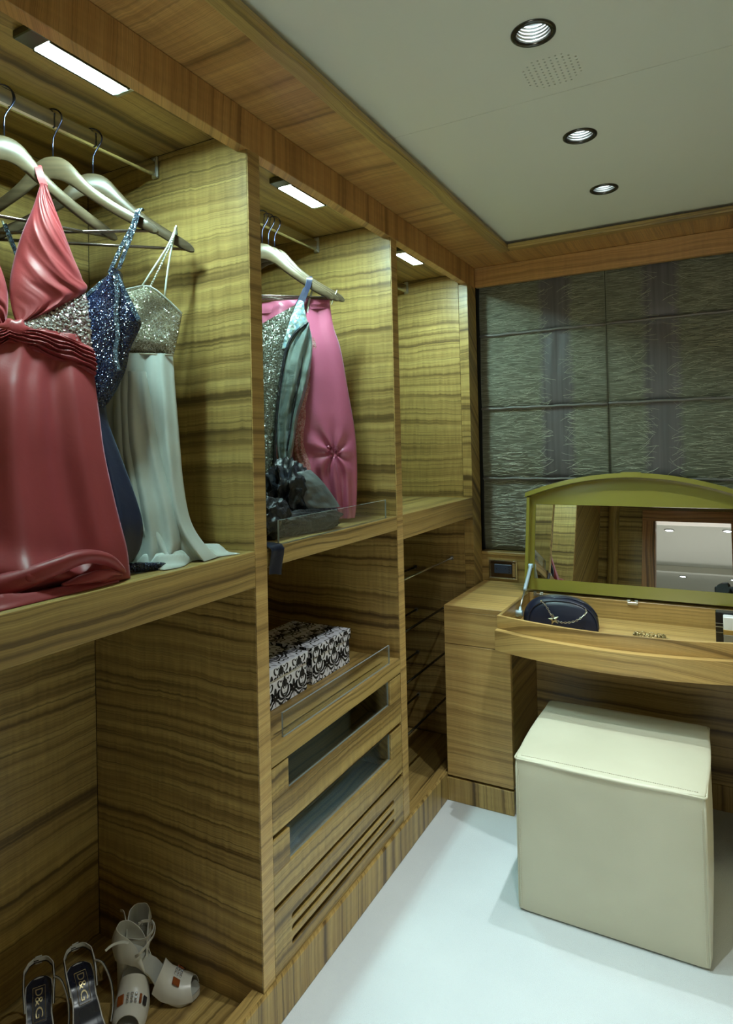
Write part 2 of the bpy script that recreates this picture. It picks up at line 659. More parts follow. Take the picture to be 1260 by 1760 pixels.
def led(y0, y1, label):
    x0, x1 = -0.116, -0.066
    t = thing('led_cabinet_light', label, 'cabinet light', ((x0 + x1) / 2, (y0 + y1) / 2, ZC), 'LED cabinet lights')
    bm = bmesh.new()
    add_box(bm, x0, x1, y0, y1, ZC - 0.012, ZC - 0.001, bev=0)
    for a, b in ((x0, x0 + 0.005), (x1 - 0.004, x1)):
        add_box(bm, a, b, y0, y1, ZC - 0.0185, ZC - 0.0125, bev=0)
    obj('housing', bm, M_DARKMETAL, t)
    obj('end_cap', bx(x0, x1 + 0.001, y0 - 0.040, y0 - 0.0005, ZC - 0.017, ZC - 0.001, bev=0.002), M_DARKMETAL, t)
    obj('end_cap', bx(x0, x1 + 0.001, y1 + 0.0005, y1 + 0.012, ZC - 0.017, ZC - 0.001, bev=0.002), M_STEEL, t)
    bm = bmesh.new()
    add_box(bm, x0 + 0.006, x1 - 0.004, y0 + 0.001, y1 - 0.001, ZC - 0.0165, ZC - 0.0128, bev=0)
    obj('lens', bm, M_LED, t, label='glowing white lens')


led(0.752, 0.932, 'bright LED strip light above the red gown')
led(1.508, 1.690, 'bright LED strip light above the pink gown in the middle bay')
led(2.278, 2.452, 'bright LED strip light in the empty far bay')

# ------------------------------------------------------------------ wardrobe bays
WX, WY = wood('x', 1.0), wood('y', 0.5)
WYs = wood('y', 0.25)


def rail(y0, y1, parent):
    x = -0.281
    bm = bmesh.new()
    poly = [(x - 0.006, 2.076), (x - 0.003, 2.072), (x + 0.003, 2.072), (x + 0.006, 2.076), (x + 0.006, 2.106), (x + 0.003, 2.110), (x - 0.003, 2.110), (x - 0.006, 2.106)]
    add_prism(bm, poly, y0 + 0.002, y1 - 0.002, 'y')
    # prism on the y axis takes (x, z) pairs
    r = obj('hanging_rail', bm, M_CHROME, parent, label='polished metal hanging rail')
    for yy, s in ((y0, 1), (y1, -1)):
        bm = bmesh.new()
        ya, yb = sorted((yy + s * 0.001, yy + s * 0.010))
        add_box(bm, x - 0.011, x + 0.011, ya, yb, 2.066, 2.122, bev=0.003)
        ya, yb = sorted((yy + s * 0.010, yy + s * 0.013))
        add_lathe_y(bm, (x, ya, 2.114), 0.004, yb - ya)
        obj('bracket', bm, M_STEEL, r)


def add_lathe_y(bm, c, r, ln, n=10):
    add_tube(bm, [c, (c[0], c[1] + ln, c[2])], r, n)


def bay(label, ya, yb, near_panel, shelf_lo):
    t = thing('wardrobe_bay', label, 'wardrobe', (-0.27, (ya + yb) / 2, 0.0), 'open wardrobe bays')
    obj('back_panel', bx(BACK - 0.016, BACK, ya, yb, 0.04, ZC), wood('y', 0.8), t)
    obj('top_panel', bx(BACK, FX - 0.033, ya, yb, ZC, ZC + 0.016), WY, t)
    obj('bottom_panel', bx(BACK, -0.021, ya, yb, 0.035, 0.057), WY, t)
    obj('front_lip', bx(-0.021, FX - 0.001, ya, yb, 0.06, 0.1065, bev=0.0015), WYs, t)
    sh = obj('shelf', bx(BACK, FX - 0.021, ya, yb, 1.107, 1.127), WY, t)
    obj('shelf_front', bx(FX - 0.020, FX, ya, yb, shelf_lo, 1.1275, bev=0.0015), WYs, sh)
    rail(ya, yb, t)
    return t


bay1 = bay('open wardrobe bay nearest the camera, holding the red, navy and cream gowns', Y0 + TH, Y1, True, 1.043)
bay2 = bay('middle wardrobe bay with two glass fronted drawers and a slotted panel', Y1 + TH, Y2, False, 1.081)
bay3 = bay('empty far wardrobe bay with shoe rods below its shelf', Y2 + TH, Y3, False, 1.043)


def upright(y, par, y1=None):
    y1 = y1 or y + TH
    o = obj('side_panel', bx(BACK, FX - 0.003, y, y1, 0.04, ZF0 + 0.05), WX, par)
    obj('front_edging', bx(FX - 0.0028, FX, y, y1, 0.1045, ZF0, bev=0.0006), wood('y', 0.3, 'fine'), o)
    return o


upright(Y0, bay1)
upright(Y1, bay1)
upright(Y2, bay2)
# far end panel: wide stile with a separate front lipping
o = obj('side_panel', bx(BACK, -0.029, Y3, YB, 0.04, ZF0 + 0.05), WX, bay3)
obj('front_edging', bx(-0.028, FX, Y3, YB, 0.1045, ZF0, bev=0.0008), wood('x', 0.8, 'b'), o)

# lower half of the middle bay: shelf, two drawers, slotted panel
ya, yb = Y1 + TH, Y2
sh = obj('lower_shelf', bx(BACK, FX - 0.021, ya, yb, 0.632, 0.650), WY, bay2)
obj('shelf_front', bx(FX - 0.020, FX, ya, yb, 0.603, 0.6505, bev=0.0015), WYs, sh)


def drawer(z0, z1, zw, name):
    d = obj(name, bx(FX - 0.018, FX - 0.001, ya + 0.002, yb - 0.002, z0, zw, bev=0.0012), wood('y', 0.9), bay2)   # bottom rail
    obj('stile', bx(FX - 0.018, FX - 0.001, ya + 0.002, 1.326, zw, z1, bev=0.001), wood('y', 0.9), d)
    obj('stile', bx(FX - 0.018, FX - 0.001, 1.896, yb - 0.002, zw, z1, bev=0.001), wood('y', 0.9), d)
    bm = bmesh.new()
    add_box(bm, FX - 0.013, FX - 0.008, 1.3265, 1.8955, zw + 0.0005, z1, bev=0)
    bm.faces.ensure_lookup_table()
    for f in bm.faces:
        f.normal_update()
        if abs(f.normal.x) < 0.5:
            f.material_index = 1
    obj('glass_pane', bm, [M_GLASS, M_ACRYLIC_EDGE], d, label='clear glass pane set in the drawer front')
    bm = bmesh.new()
    add_box(bm, -0.46, FX - 0.019, ya + 0.02, ya + 0.032, z0 + 0.01, z1 - 0.02)
    add_box(bm, -0.46, FX - 0.019, yb - 0.032, yb - 0.02, z0 + 0.01, z1 - 0.02)
    add_box(bm, -0.47, -0.459, ya + 0.02, yb - 0.02, z0 + 0.01, z1 - 0.02)
    add_box(bm, -0.46, FX - 0.019, ya + 0.033, yb - 0.033, z0 + 0.012, z0 + 0.024)
    obj('drawer_box', bm, wood('y', 0.3), d)


drawer(0.441, 0.5985, 0.521, 'drawer')
drawer(0.272, 0.428, 0.347, 'drawer')
# slotted front, cut with three round-ended slots
outer = [(ya + 0.002, 0.108), (yb - 0.002, 0.108), (yb - 0.002, 0.259), (ya + 0.002, 0.259)]
holes = []
for zc in (0.208, 0.179, 0.148):
    r, a, b = 0.0080, 1.334, 1.898
    p = [(b + r * sin(k * pi / 8), zc - r * cos(k * pi / 8)) for k in range(9)] + [(a - r * sin(k * pi / 8), zc + r * cos(k * pi / 8)) for k in range(9)]
    holes.append(p[::-1])
me = curve_sheet('slotted_panel', outer, holes, 0, 0.016)
me.transform(Matrix(((0, 0, 1, FX - 0.017), (1, 0, 0, 0), (0, 1, 0, 0), (0, 0, 0, 1))))
mesh_obj('slotted_panel', me, wood('y', 0.9), bay2)


def acrylic(z, label):
    bm = bmesh.new()
    add_box(bm, FX - 0.014, FX - 0.009, 1.318, 1.914, z, z + 0.060, bev=0)
    for f in bm.faces:
        f.normal_update()
        if abs(f.normal.x) < 0.5:
            f.material_index = 1
    o = obj('acrylic_guard', bm, [M_ACRYLIC, M_ACRYLIC_EDGE])
    tag(o, label, 'shelf guard')


acrylic(1.1276, 'clear acrylic guard on the shelf front beside the black ruffled hem')
acrylic(0.6506, 'clear acrylic guard on the lower shelf in front of the patterned boxes')

# shoe rods and pegs low in the far bay
for z in (0.856, 0.660, 0.465, 0.272):
    bm = bmesh.new()
    add_tube(bm, [(-0.089, Y2 + TH + 0.001, z), (-0.089, Y3 - 0.001, z)], 0.0045, 10)
    r = obj('shoe_rod', bm, M_CHROME if z > 0.8 else M_DARKMETAL, bay3, True)
    bm = bmesh.new()
    add_tube(bm, [(-0.089, Y3 - 0.008, z), (-0.089, Y3 - 0.001, z)], 0.0085, 12)
    obj('rod_socket', bm, M_STEEL, r, 40)
    bm = bmesh.new()
    add_tube(bm, [(-0.268, Y2 + TH + 0.001, z - 0.052), (-0.268, Y3 - 0.001, z - 0.052)], 0.0045, 10)
    r = obj('shoe_rod', bm, M_DARKMETAL, bay3, True)
    bm = bmesh.new()
    add_tube(bm, [(-0.268, Y3 - 0.008, z - 0.052), (-0.268, Y3 - 0.001, z - 0.052)], 0.0085, 12)
    obj('rod_socket', bm, M_STEEL, r, 40)

# ------------------------------------------------------------------ vanity
VX0, VX1, VY = 0.0225, RX - 0.002, 2.352
VC = 0.664
VT = 0.746
WVX = wood('x', 0.25, 'fine')
WVX2 = wood('x', 0.15, 'fine')
van = thing('vanity_unit', 'built in veneered dressing table with a bow fronted tray below the blinds', 'dressing table', (VC, 2.60, 0.0))


def ypoly(x, dy=0.0):
    """bow front of the tray"""
    return 2.206 + 0.079 * ((x - VC) / 0.41) ** 2 + dy


XA, XB = 0.254, 2 * VC - 0.254
# pedestals: body, top, drawer front, door
for s in (0, 1):
    a, b = (VX0, 0.279) if s == 0 else (2 * VC - 0.279, VX1)
    at, bt = (VX0, XA - 0.001) if s == 0 else (XB + 0.001, VX1)
    obj('pedestal_side', bx(b - 0.018 if s == 0 else a, b if s == 0 else a + 0.018, VY + 0.02, YB - 0.008, 0.0965, 0.629), wood('y', 0.3), van)
    obj('pedestal_door', bx(a, b, VY, VY + 0.018, 0.0965, 0.599), WVX, van)
    obj('pedestal_drawer_front', bx(at, bt if s == 0 else bt, VY, VY + 0.018, 0.6015, VT - 0.0205), WVX2, van)
    obj('pedestal_top', bx(at, bt, VY, YB - 0.008, VT - 0.020, VT, bev=0.0015), WVX, van)
obj('kneehole_back', bx(0.28, 2 * VC - 0.28, 2.722, 2.74, 0.0965, 0.629), wood('x', 0.3), van)
# tray: floor, back, sides, bowed front and the apron below it
NB = 40
xs = [XA + (XB - XA) * k / NB for k in range(NB + 1)]


def bow_strip(bm, xa, xb, d0, d1, z0, z1):
    xx = [xa + (xb - xa) * k / NB for k in range(NB + 1)]
    rings = [[bm.verts.new((x, ypoly(x, d), z)) for d, z in ((d0, z0), (d0, z1), (d1, z1), (d1, z0))] for x in xx]
    for A, B in zip(rings, rings[1:]):
        for k in range(4):
            bm.faces.new((A[k], A[(k + 1) % 4], B[(k + 1) % 4], B[k]))
    bm.faces.new(rings[0][::-1])
    bm.faces.new(rings[-1])


bm = bmesh.new()
bow_strip(bm, XA, XB, 0.0, 0.013, 0.7005, VT)
es = [e for e in bm.edges if abs(e.verts[0].co.z - VT) < 1e-5 and abs(e.verts[1].co.z - VT) < 1e-5 and abs(e.verts[0].co.x - e.verts[1].co.x) > 0.005]
bmesh.ops.bevel(bm, geom=es, offset=0.0015, segments=1, affect='EDGES')
obj('tray_front', bm, WVX, van)
bm = bmesh.new()
bow_strip(bm, XA - 0.001, XB + 0.001, -0.030, 0.02, 0.630, 0.700)
es = [e for e in bm.edges if abs(e.verts[0].co.z - 0.7) < 1e-5 and abs(e.verts[1].co.z - 0.7) < 1e-5 and abs(e.verts[0].co.x - e.verts[1].co.x) > 0.005]
bmesh.ops.bevel(bm, geom=es, offset=0.002, segments=1, affect='EDGES')
obj('apron', bm, WVX2, van)
TB = 2.692
obj('tray_side', bx(XA, XA + 0.012, 2.298, TB + 0.012, 0.6305, VT), wood('y', 0.2), van)
obj('tray_side', bx(XB - 0.012, XB, 2.298, TB + 0.012, 0.6305, VT), wood('y', 0.2), van)
obj('tray_back', bx(XA + 0.0125, XB - 0.0125, TB, TB + 0.012, 0.6305, VT - 0.001), WVX, van)
obj('tray_rear_top', bx(XA, XB, TB + 0.0125, YB - 0.008, VT - 0.02, VT), WVX, van)
bm = bmesh.new()
xx = [XA + 0.0125 + (XB - XA - 0.025) * k / NB for k in range(NB + 1)]
lo = [bm.verts.new((x, ypoly(x, 0.0205), 0.655)) for x in xx]
hi = [bm.verts.new((x, ypoly(x, 0.0205), 0.670)) for x in xx]
lob = [bm.verts.new((x, TB - 0.0005, 0.655)) for x in xx]
hib = [bm.verts.new((x, TB - 0.0005, 0.670)) for x in xx]
for k in range(NB):
    bm.faces.new((hi[k], hi[k + 1], hib[k + 1], hib[k]))
    bm.faces.new((lo[k], lob[k], lob[k + 1], lo[k + 1]))
    bm.faces.new((lo[k], lo[k + 1], hi[k + 1], hi[k]))
    bm.faces.new((lob[k], hib[k], hib[k + 1], lob[k + 1]))
bm.faces.new((lo[0], hi[0], hib[0], lob[0]))
bm.faces.new((lo[-1], lob[-1], hib[-1], hi[-1]))
obj('tray_floor', bm, WVX2, van)

# lifted lid with its mirror: local frame (u across, v up the lid, w towards the room)
LT = radians(11.5)
LO = Vector((VC, 2.700, 0.757))
LU, LV, LW = Vector((1, 0, 0)), Vector((0, sin(LT), cos(LT))), Vector((0, -cos(LT), sin(LT)))


def lid(u, v, w):
    return LO + LU * u + LV * v + LW * w


def lid_arc(u, dv=0.0):
    return 0.480 - 0.083 * (u / 0.41) ** 2 + dv


M_OLIVE = plain('olive_lacquer', (0.205, 0.190, 0.030), 0.22, spec=0.6)


def lid_prism(bm, poly, w0, w1):
    A = [bm.verts.new(lid(u, v, w0)) for u, v in poly]
    B = [bm.verts.new(lid(u, v, w1)) for u, v in poly]
    n = len(poly)
    bm.faces.new(A[::-1])
    bm.faces.new(B)
    for k in range(n):
        bm.faces.new((A[k], A[(k + 1) % n], B[(k + 1) % n], B[k]))


HW = 0.409
bm = bmesh.new()
us = [HW - 2 * HW * k / 40 for k in range(41)]
# back board as a frame round the mirror opening
MU, MV0, MV1 = 0.378, 0.046, 0.352
lid_prism(bm, [(-HW, 0), (HW, 0), (HW, MV0), (-HW, MV0)], -0.004, 0.010)
lid_prism(bm, [(-HW, MV0), (-MU, MV0), (-MU, MV1), (-HW, MV1)], -0.004, 0.010)
lid_prism(bm, [(MU, MV0), (HW, MV0), (HW, MV1), (MU, MV1)], -0.004, 0.010)
lid_prism(bm, [(-HW, MV1), (HW, MV1)] + [(u, lid_arc(u, -0.001)) for u in us], -0.004, 0.010)
lid_prism(bm, [(-HW, 0), (HW, 0)] + [(u, lid_arc(u, -0.001)) for u in us], -0.016, -0.0045)
frame = obj('lid_frame', bm, M_OLIVE, van, label='raised lid frame in glossy olive lacquer')
bm = bmesh.new()
lid_prism(bm, [(-MU + 0.0003, MV0 + 0.0003), (MU - 0.0003, MV0 + 0.0003), (MU - 0.0003, MV1 - 0.0003), (-MU + 0.0003, MV1 - 0.0003)], -0.004, 0.006)
m_mir = plain('mirror_silver', (0.86, 0.89, 0.87), 0.0, 1.0)
m_mir.node_tree.nodes['Principled BSDF'].inputs['Roughness'].default_value = 0.0
for l in list(m_mir.node_tree.links):
    if l.to_socket.name == 'Roughness':
        m_mir.node_tree.links.remove(l)
obj('mirror', bm, m_mir, frame, label='rectangular mirror inside the lid')
# flange: left and right cheeks and the bowed top strip
for sgn in (-1, 1):
    bm = bmesh.new()
    ua, ub = sorted((sgn * HW, sgn * (HW - 0.012)))
    lid_prism(bm, [(ua, 0.01), (ub, 0.01), (ub, lid_arc(HW, -0.02)), (ua, lid_arc(HW, -0.02))], 0.0105, 0.040)
    obj('lid_cheek', bm, M_OLIVE, frame)
bm = bmesh.new()
us2 = [-HW - 0.006 + (2 * HW + 0.012) * k / 40 for k in range(41)]
rings = []
for u in us2:
    rings.append([bm.verts.new(lid(u, lid_arc(u, dv), w)) for dv, w in ((-0.018, -0.012), (0.0, -0.012), (0.0, 0.046), (-0.018, 0.046))])
for A, B in zip(rings, rings[1:]):
    for k in range(4):
        bm.faces.new((A[k], A[(k + 1) % 4], B[(k + 1) % 4], B[k]))
bm.faces.new(rings[0][::-1])
bm.faces.new(rings[-1])
obj('lid_lip', bm, M_OLIVE, frame)
bm = bmesh.new()
rings = []
for k in range(9):
    u = -0.038 + 0.076 * k / 8
    rings.append([bm.verts.new(lid(u, lid_arc(u, dv), w)) for dv, w in ((-0.0175, 0.0462), (0.003, 0.0462), (0.003, 0.0485), (-0.0175, 0.0485))])
for A, B in zip(rings, rings[1:]):
    for k in range(4):
        bm.faces.new((A[k], A[(k + 1) % 4], B[(k + 1) % 4], B[k]))
bm.faces.new(rings[0][::-1])
bm.faces.new(rings[-1])
obj('finger_pull', bm, M_OLIVE, frame)
# hinges
for x in (0.305, VC, 2 * VC - 0.305):
    bm = bmesh.new()
    add_box(bm, x - 0.019, x + 0.019, TB - 0.006, TB - 0.0005, VT - 0.014, VT - 0.003, bev=0.001)
    add_tube(bm, [(x - 0.019, TB - 0.003, VT + 0.002), (x - 0.008, TB - 0.003, VT + 0.002)], 0.004, 8)
    add_tube(bm, [(x + 0.008, TB - 0.003, VT + 0.002), (x + 0.019, TB - 0.003, VT + 0.002)], 0.004, 8)
    obj('hinge', bm, M_STEEL, van)
# gas strut on the left cheek
M_STRUT = plain('pale_blue_grey_metal', (0.36, 0.47, 0.55), 0.35, 0.3)
sa, sb = Vector((0.278, 2.490, 0.712)), lid(-HW + 0.022, 0.095, 0.030)
sd = (sb - sa)
bm = bmesh.new()
add_tube(bm, [sa, sa + sd * 0.5], 0.0032, 10)
st = obj('gas_strut', bm, M_STEEL, van, True)
bm = bmesh.new()
add_tube(bm, [sa + sd * 0.45, sa + sd * 0.46, sa + sd * 0.93, sa + sd * 0.94], [0.005, 0.0072, 0.0072, 0.005], 12)
obj('strut_cylinder', bm, M_STRUT, st, 40)
bm = bmesh.new()
add_tube(bm, [sa + Vector((-0.011, 0, -0.012)), sa + Vector((0.004, 0, -0.002)), sa + sd * 0.10], [0.010, 0.0085, 0.005], 10)
add_tube(bm, [sa + Vector((-0.0115, 0, -0.003)), sa + Vector((0.013, 0, -0.003))], 0.011, 14)
obj('strut_foot', bm, M_STRUT, st, 40)
bm = bmesh.new()
add_tube(bm, [sb + Vector((-0.0085, 0, 0)), sb + Vector((0.008, 0, 0))], 0.0085, 14)
add_tube(bm, [sa + sd * 0.92, sb], [0.006, 0.008], 10)
obj('strut_eye', bm, M_STRUT, st, 40)

# socket plate in the wall above the pedestal
sk = thing('wall_socket', 'framed metal socket plate recessed in the wall above the left pedestal', 'socket', (0.111, YB - 0.004, 0.799))
yf = YB - 0.001
bm = bmesh.new()
for a in ((0.047, 0.175, 0.834, 0.840), (0.047, 0.175, 0.757, 0.763), (0.047, 0.054, 0.763, 0.834), (0.168, 0.175, 0.763, 0.834)):
    add_box(bm, a[0], a[1], yf - 0.008, yf, a[2], a[3], bev=0.0008)
obj('frame', bm, M_CHROME, sk)
obj('backplate', bx(0.0545, 0.1675, yf - 0.002, yf - 0.0003, 0.7635, 0.8335, bev=0), plain('bronzed_plate', (0.10, 0.06, 0.03), 0.2, 0.6), sk)
bm = bmesh.new()
add_box(bm, 0.072, 0.150, yf - 0.010, yf - 0.0025, 0.782, 0.822, bev=0.002)
f = obj('socket_face', bm, plain('dark_blue_plastic', (0.035, 0.05, 0.085), 0.3), sk)
for dx, dz in ((0.140, 0.812), (0.140, 0.801), (0.140, 0.790), (0.084, 0.802)):
    bm = bmesh.new()
    add_tube(bm, [(dx, yf - 0.0118, dz), (dx, yf - 0.0101, dz)], 0.0032, 10)
    obj('button', bm, M_BLACK, f, 40)
obj('flap', bx(0.153, 0.166, yf - 0.007, yf - 0.0025, 0.768, 0.829), plain('mirror_flap', (0.5, 0.42, 0.28), 0.15, 0.8), sk)

# ------------------------------------------------------------------ stool


def m_leather():
    m, nt, out = new_mat('cream_leather')
    g = N(nt)
    c = g.coord()
    f = g.noise(c, 6, 2)
    col = g.ramp(f, [(0.3, (0.500, 0.490, 0.375)), (0.7, (0.545, 0.535, 0.415))])
    v = g.node('ShaderNodeTexVoronoi')
    g.put(v.inputs['Vector'], c)
    v.inputs['Scale'].default_value = 420
    g.bsdf(out, col, 0.42, normal=g.bump(v.outputs['Distance'], 0.08, 0.002), spec=0.4)
    return m


M_LEATHER = m_leather()
stool = thing('cube_stool', 'cream leather cube stool with a piped seat in front of the dressing table', 'stool', (0.668, 2.122, 0.0))
SX0, SX1, SY0, SY1, SH = 0.416, 0.919, 1.888, 2.362, 0.446


def soft_block(x0, x1, y0, y1, z0, z1, r, bulge, nseg=18):
    """upholstered block: rounded edges and gently swollen faces"""
    bm = bmesh.new()
    bmesh.ops.create_cube(bm, size=1.0)
    bmesh.ops.subdivide_edges(bm, edges=bm.edges[:], cuts=nseg, use_grid_fill=True)
    hx, hy, hz = (x1 - x0) / 2, (y1 - y0) / 2, (z1 - z0) / 2
    for v in bm.verts:
        p = v.co * 2
        q = Vector((p.x * hx, p.y * hy, p.z * hz))
        inner = Vector((max(-hx + r, min(hx - r, q.x)), max(-hy + r, min(hy - r, q.y)), max(-hz + min(r, hz * 0.9), min(hz - min(r, hz * 0.9), q.z))))
        d = q - inner
        if d.length > 1e-9:
            q = inner + d.normalized() * min(d.length, r)
        fx, fy, fz = 1 - p.x ** 2, 1 - p.y ** 2, 1 - p.z ** 2
        if abs(p.x) > 0.999:
            q.x += math.copysign(bulge * fy * fz, p.x)
        if abs(p.y) > 0.999:
            q.y += math.copysign(bulge * fx * fz, p.y)
        if p.z > 0.999:
            q.z += bulge * 0.9 * fx * fy
        v.co = q + Vector(((x0 + x1) / 2, (y0 + y1) / 2, (z0 + z1) / 2))
    return bm


obj('stool_body', soft_block(SX0, SX1, SY0, SY1, 0.002, SH - 0.006, 0.012, 0.006), M_LEATHER, stool, 60)
seat = obj('seat_panel', soft_block(SX0 + 0.004, SX1 - 0.004, SY0 + 0.004, SY1 - 0.004, SH - 0.016, SH + 0.002, 0.010, 0.010), M_LEATHER, stool, 60)


def rrect(x0, x1, y0, y1, r, z, n=6):
    p = []
    for cx, cy, a in ((x1 - r, y1 - r, 0), (x0 + r, y1 - r, 90), (x0 + r, y0 + r, 180), (x1 - r, y0 + r, 270)):
        p += [(cx + r * cos(radians(a + 90 * k / n)), cy + r * sin(radians(a + 90 * k / n)), z) for k in range(n + 1)]
    return p


bm = bmesh.new()
p = rrect(SX0 + 0.0015, SX1 - 0.0015, SY0 + 0.0015, SY1 - 0.0015, 0.012, SH - 0.0055)
add_tube(bm, p + [p[0]], 0.0027, 8, cap=False)
obj('piping', bm, M_LEATHER, seat, True)
for x in (SX0 + 0.007, SX1 - 0.007):
    bm = bmesh.new()
    add_tube(bm, [(x, SY0 + 0.0035, 0.01), (x, SY0 + 0.0015, 0.12), (x, SY0 + 0.0015, 0.3), (x, SY0 + 0.0035, SH - 0.012)], 0.0016, 6)
    obj('corner_seam', bm, M_LEATHER, stool, True)
# stitches along the seams
bm = bmesh.new()
nst = 84
for k in range(nst):
    x = SX0 + 0.02 + (SX1 - SX0 - 0.04) * k / nst
    zz = SH + 0.0028 + 0.0035 * (1 - ((x - 0.668) / 0.25) ** 2) * 0.25
    add_box(bm, x, x + 0.0036, SY0 + 0.0142, SY0 + 0.0152, SH + 0.0004, zz, bev=0)
for k in range(70):
    z = 0.02 + (SH - 0.05) * k / 70
    for x in (SX0 + 0.014, SX1 - 0.014):
        add_box(bm, x - 0.0004, x + 0.0004, SY0 - 0.0022, SY0 + 0.002, z, z + 0.0036, bev=0)
obj('stitching', bm, plain('pale_thread', (0.62, 0.60, 0.50), 0.7), stool, kind='stuff')

# ------------------------------------------------------------------ roman blinds
def m_blind():
    m, nt, out = new_mat('blind_weave')
    g = N(nt)
    x, y, z = g.sep(g.coord())
    wob = g.noise(g.comb(g.math('MULTIPLY', x, 9.0), g.math('MULTIPLY', z, 60.0)), 1.0, 3.0)
    wide = g.noise(g.comb(0.0, g.math('MULTIPLY', z, 3.0)), 1.0, 1.0)
    ph = g.math('MULTIPLY', g.math('ADD', x, -0.149), 1 / 0.4195)
    fr = g.math('ABSOLUTE', g.math('ADD', g.math('FRACT', ph), -0.5))       # 0 in the middle of a smooth band
    edge = g.math('MULTIPLY_ADD', wob, 0.10, g.math('MULTIPLY_ADD', wide, -0.05, fr))
    mask = g.ramp(edge, [(0.155, (0, 0, 0)), (0.215, (1, 1, 1))])
    fib = g.noise(g.comb(g.math('MULTIPLY', x, 14.0), g.math('MULTIPLY', z, 520.0)), 1.0, 2.0, 0.6)
    grass = g.ramp(fib, [(0.32, (0.095, 0.098, 0.068)), (0.5, (0.27, 0.28, 0.20)), (0.7, (0.50, 0.52, 0.40))])
    vert = g.noise(g.comb(g.math('MULTIPLY', x, 60.0), g.math('MULTIPLY', z, 1.5)), 1.0, 2.0)
    silk = g.ramp(vert, [(0.3, (0.175, 0.162, 0.165)), (0.7, (0.25, 0.235, 0.24))])
    col = g.mix(mask, silk, grass)
    h = g.math('MULTIPLY', fib, mask)
    g.bsdf(out, col, g.math('MULTIPLY_ADD', mask, 0.22, 0.38), normal=g.bump(h, 0.5, 0.004), spec=0.5, Sheen_Weight=0.3)
    return m


M_BLIND = m_blind()
M_STRAND = plain('dry_grass_strand', (0.52, 0.53, 0.40), 0.35)
M_RODCLOTH = plain('rod_pocket_cloth', (0.16, 0.15, 0.14), 0.4)
RODS = [1.205, 1.524, 1.860]
ZT, ZB = 2.10, 0.879
YBL = 2.905


def blind_y(x, z, lev):
    """each panel bows out a little between its rods; faint vertical waves"""
    a = max(l for l in lev if l <= z + 1e-6)
    b = min(l for l in lev if l > a)
    t = (z - a) / (b - a)
    t = max(0.0, min(1.0, t))
    drape = 0.016 * (t ** 0.5) * (1 - t) ** 1.3 * 1.7
    sm = abs(((x - 0.149) / 0.4195) % 1.0 - 0.5)
    wave = 0.0016 * max(0, 1 - sm / 0.2) * sin(x * 95 + 1.5 * sin(z * 5)) * (0.4 + t)
    return YBL - drape - wave


def roman_blind(x0, x1, label, seed):
    rnd = random.Random(seed)
    t = thing('roman_blind', label, 'blind', ((x0 + x1) / 2, YBL, ZB), 'roman blinds on the window wall')
    lev = [ZB] + RODS + [ZT]
    for a, b in zip(lev, lev[1:]):
        bm = bmesh.new()
        nx, nz = int((x1 - x0) / 0.008), 14
        g = [[bm.verts.new((x0 + (x1 - x0) * i / nx, blind_y(x0 + (x1 - x0) * i / nx, a + 0.001 + (b - a - 0.002) * j / nz, lev), a + 0.001 + (b - a - 0.002) * j / nz)) for i in range(nx + 1)] for j in range(nz + 1)]
        for j in range(nz):
            for i in range(nx):
                bm.faces.new((g[j][i], g[j][i + 1], g[j + 1][i + 1], g[j + 1][i]))
        r = bmesh.ops.solidify(bm, geom=bm.faces[:], thickness=0.0012)
        obj('fabric_panel', bm, M_BLIND, t, True)
    for z in RODS:
        bm = bmesh.new()
        n = 24
        add_tube(bm, [(x0 + 0.001 + (x1 - x0 - 0.002) * k / n, YBL - 0.010, z - 0.0015 + 0.0012 * sin(k * 1.3)) for k in range(n + 1)], 0.0055, 8)
        obj('rod_pocket', bm, M_RODCLOTH, t, True)
    # loose grass strands, thickest at the frayed edges of each woven band
    verts, faces = [], []
    for q in range(int(5200 * (x1 - x0) / 1.327)):
        z = rnd.uniform(ZB + 0.008, ZT - 0.01)
        x = rnd.uniform(x0 + 0.004, x1 - 0.004)
        sm = ((x - 0.149) / 0.4195) % 1.0 - 0.5
        ds = abs(sm) * 0.4195
        if ds < 0.062:
            continue
        edge = ds < 0.105
        L = rnd.uniform(0.02, 0.06) * (1.0 if edge else 1.25)
        dirn = (1 if rnd.random() < 0.5 else -1)
        if edge and rnd.random() < 0.75:
            dirn = -1 if sm > 0 else 1
        slope = rnd.gauss(0, 0.10 if not edge else 0.32)
        cz = rnd.gauss(0, 0.25 if not edge else 0.7)
        wd = rnd.uniform(0.0003, 0.0007) * (1.5 if rnd.random() < 0.06 else 1)
        lift = rnd.uniform(0.001, 0.004) + (0.006 if rnd.random() < 0.12 else 0)
        base = len(verts)
        ok = True
        ns = 5
        for k in range(ns + 1):
            s = k / ns
            px = x + dirn * L * s
            pz = z + L * (slope * s + cz * s * s * 0.5)
            if not (x0 + 0.002 < px < x1 - 0.002) or not (ZB + 0.003 < pz < ZT - 0.003):
                ok = False
                break
            py = blind_y(px, pz, lev) - 0.0006 - lift * s * (1.5 - s)
            verts.append((px, py - wd, pz - wd * 0.4))
            verts.append((px, py, pz + wd))
            verts.append((px, py + wd * 0.5, pz - wd))
        if not ok:
            del verts[base:]
            continue
        for k in range(ns):
            a = base + 3 * k
            for e in range(3):
                faces.append((a + e, a + (e + 1) % 3, a + 3 + (e + 1) % 3, a + 3 + e))
    me = bpy.data.meshes.new('grass_strands')
    me.from_pydata(verts, [], faces)
    mesh_obj('grass_strands', me, M_STRAND, t, kind='stuff')
    return t


roman_blind(FX + 0.003, 0.567, 'left woven grass roman blind, beside the wardrobe end', 3)
roman_blind(0.569, RX - 0.003, 'right woven grass roman blind, behind the raised mirror lid', 4)

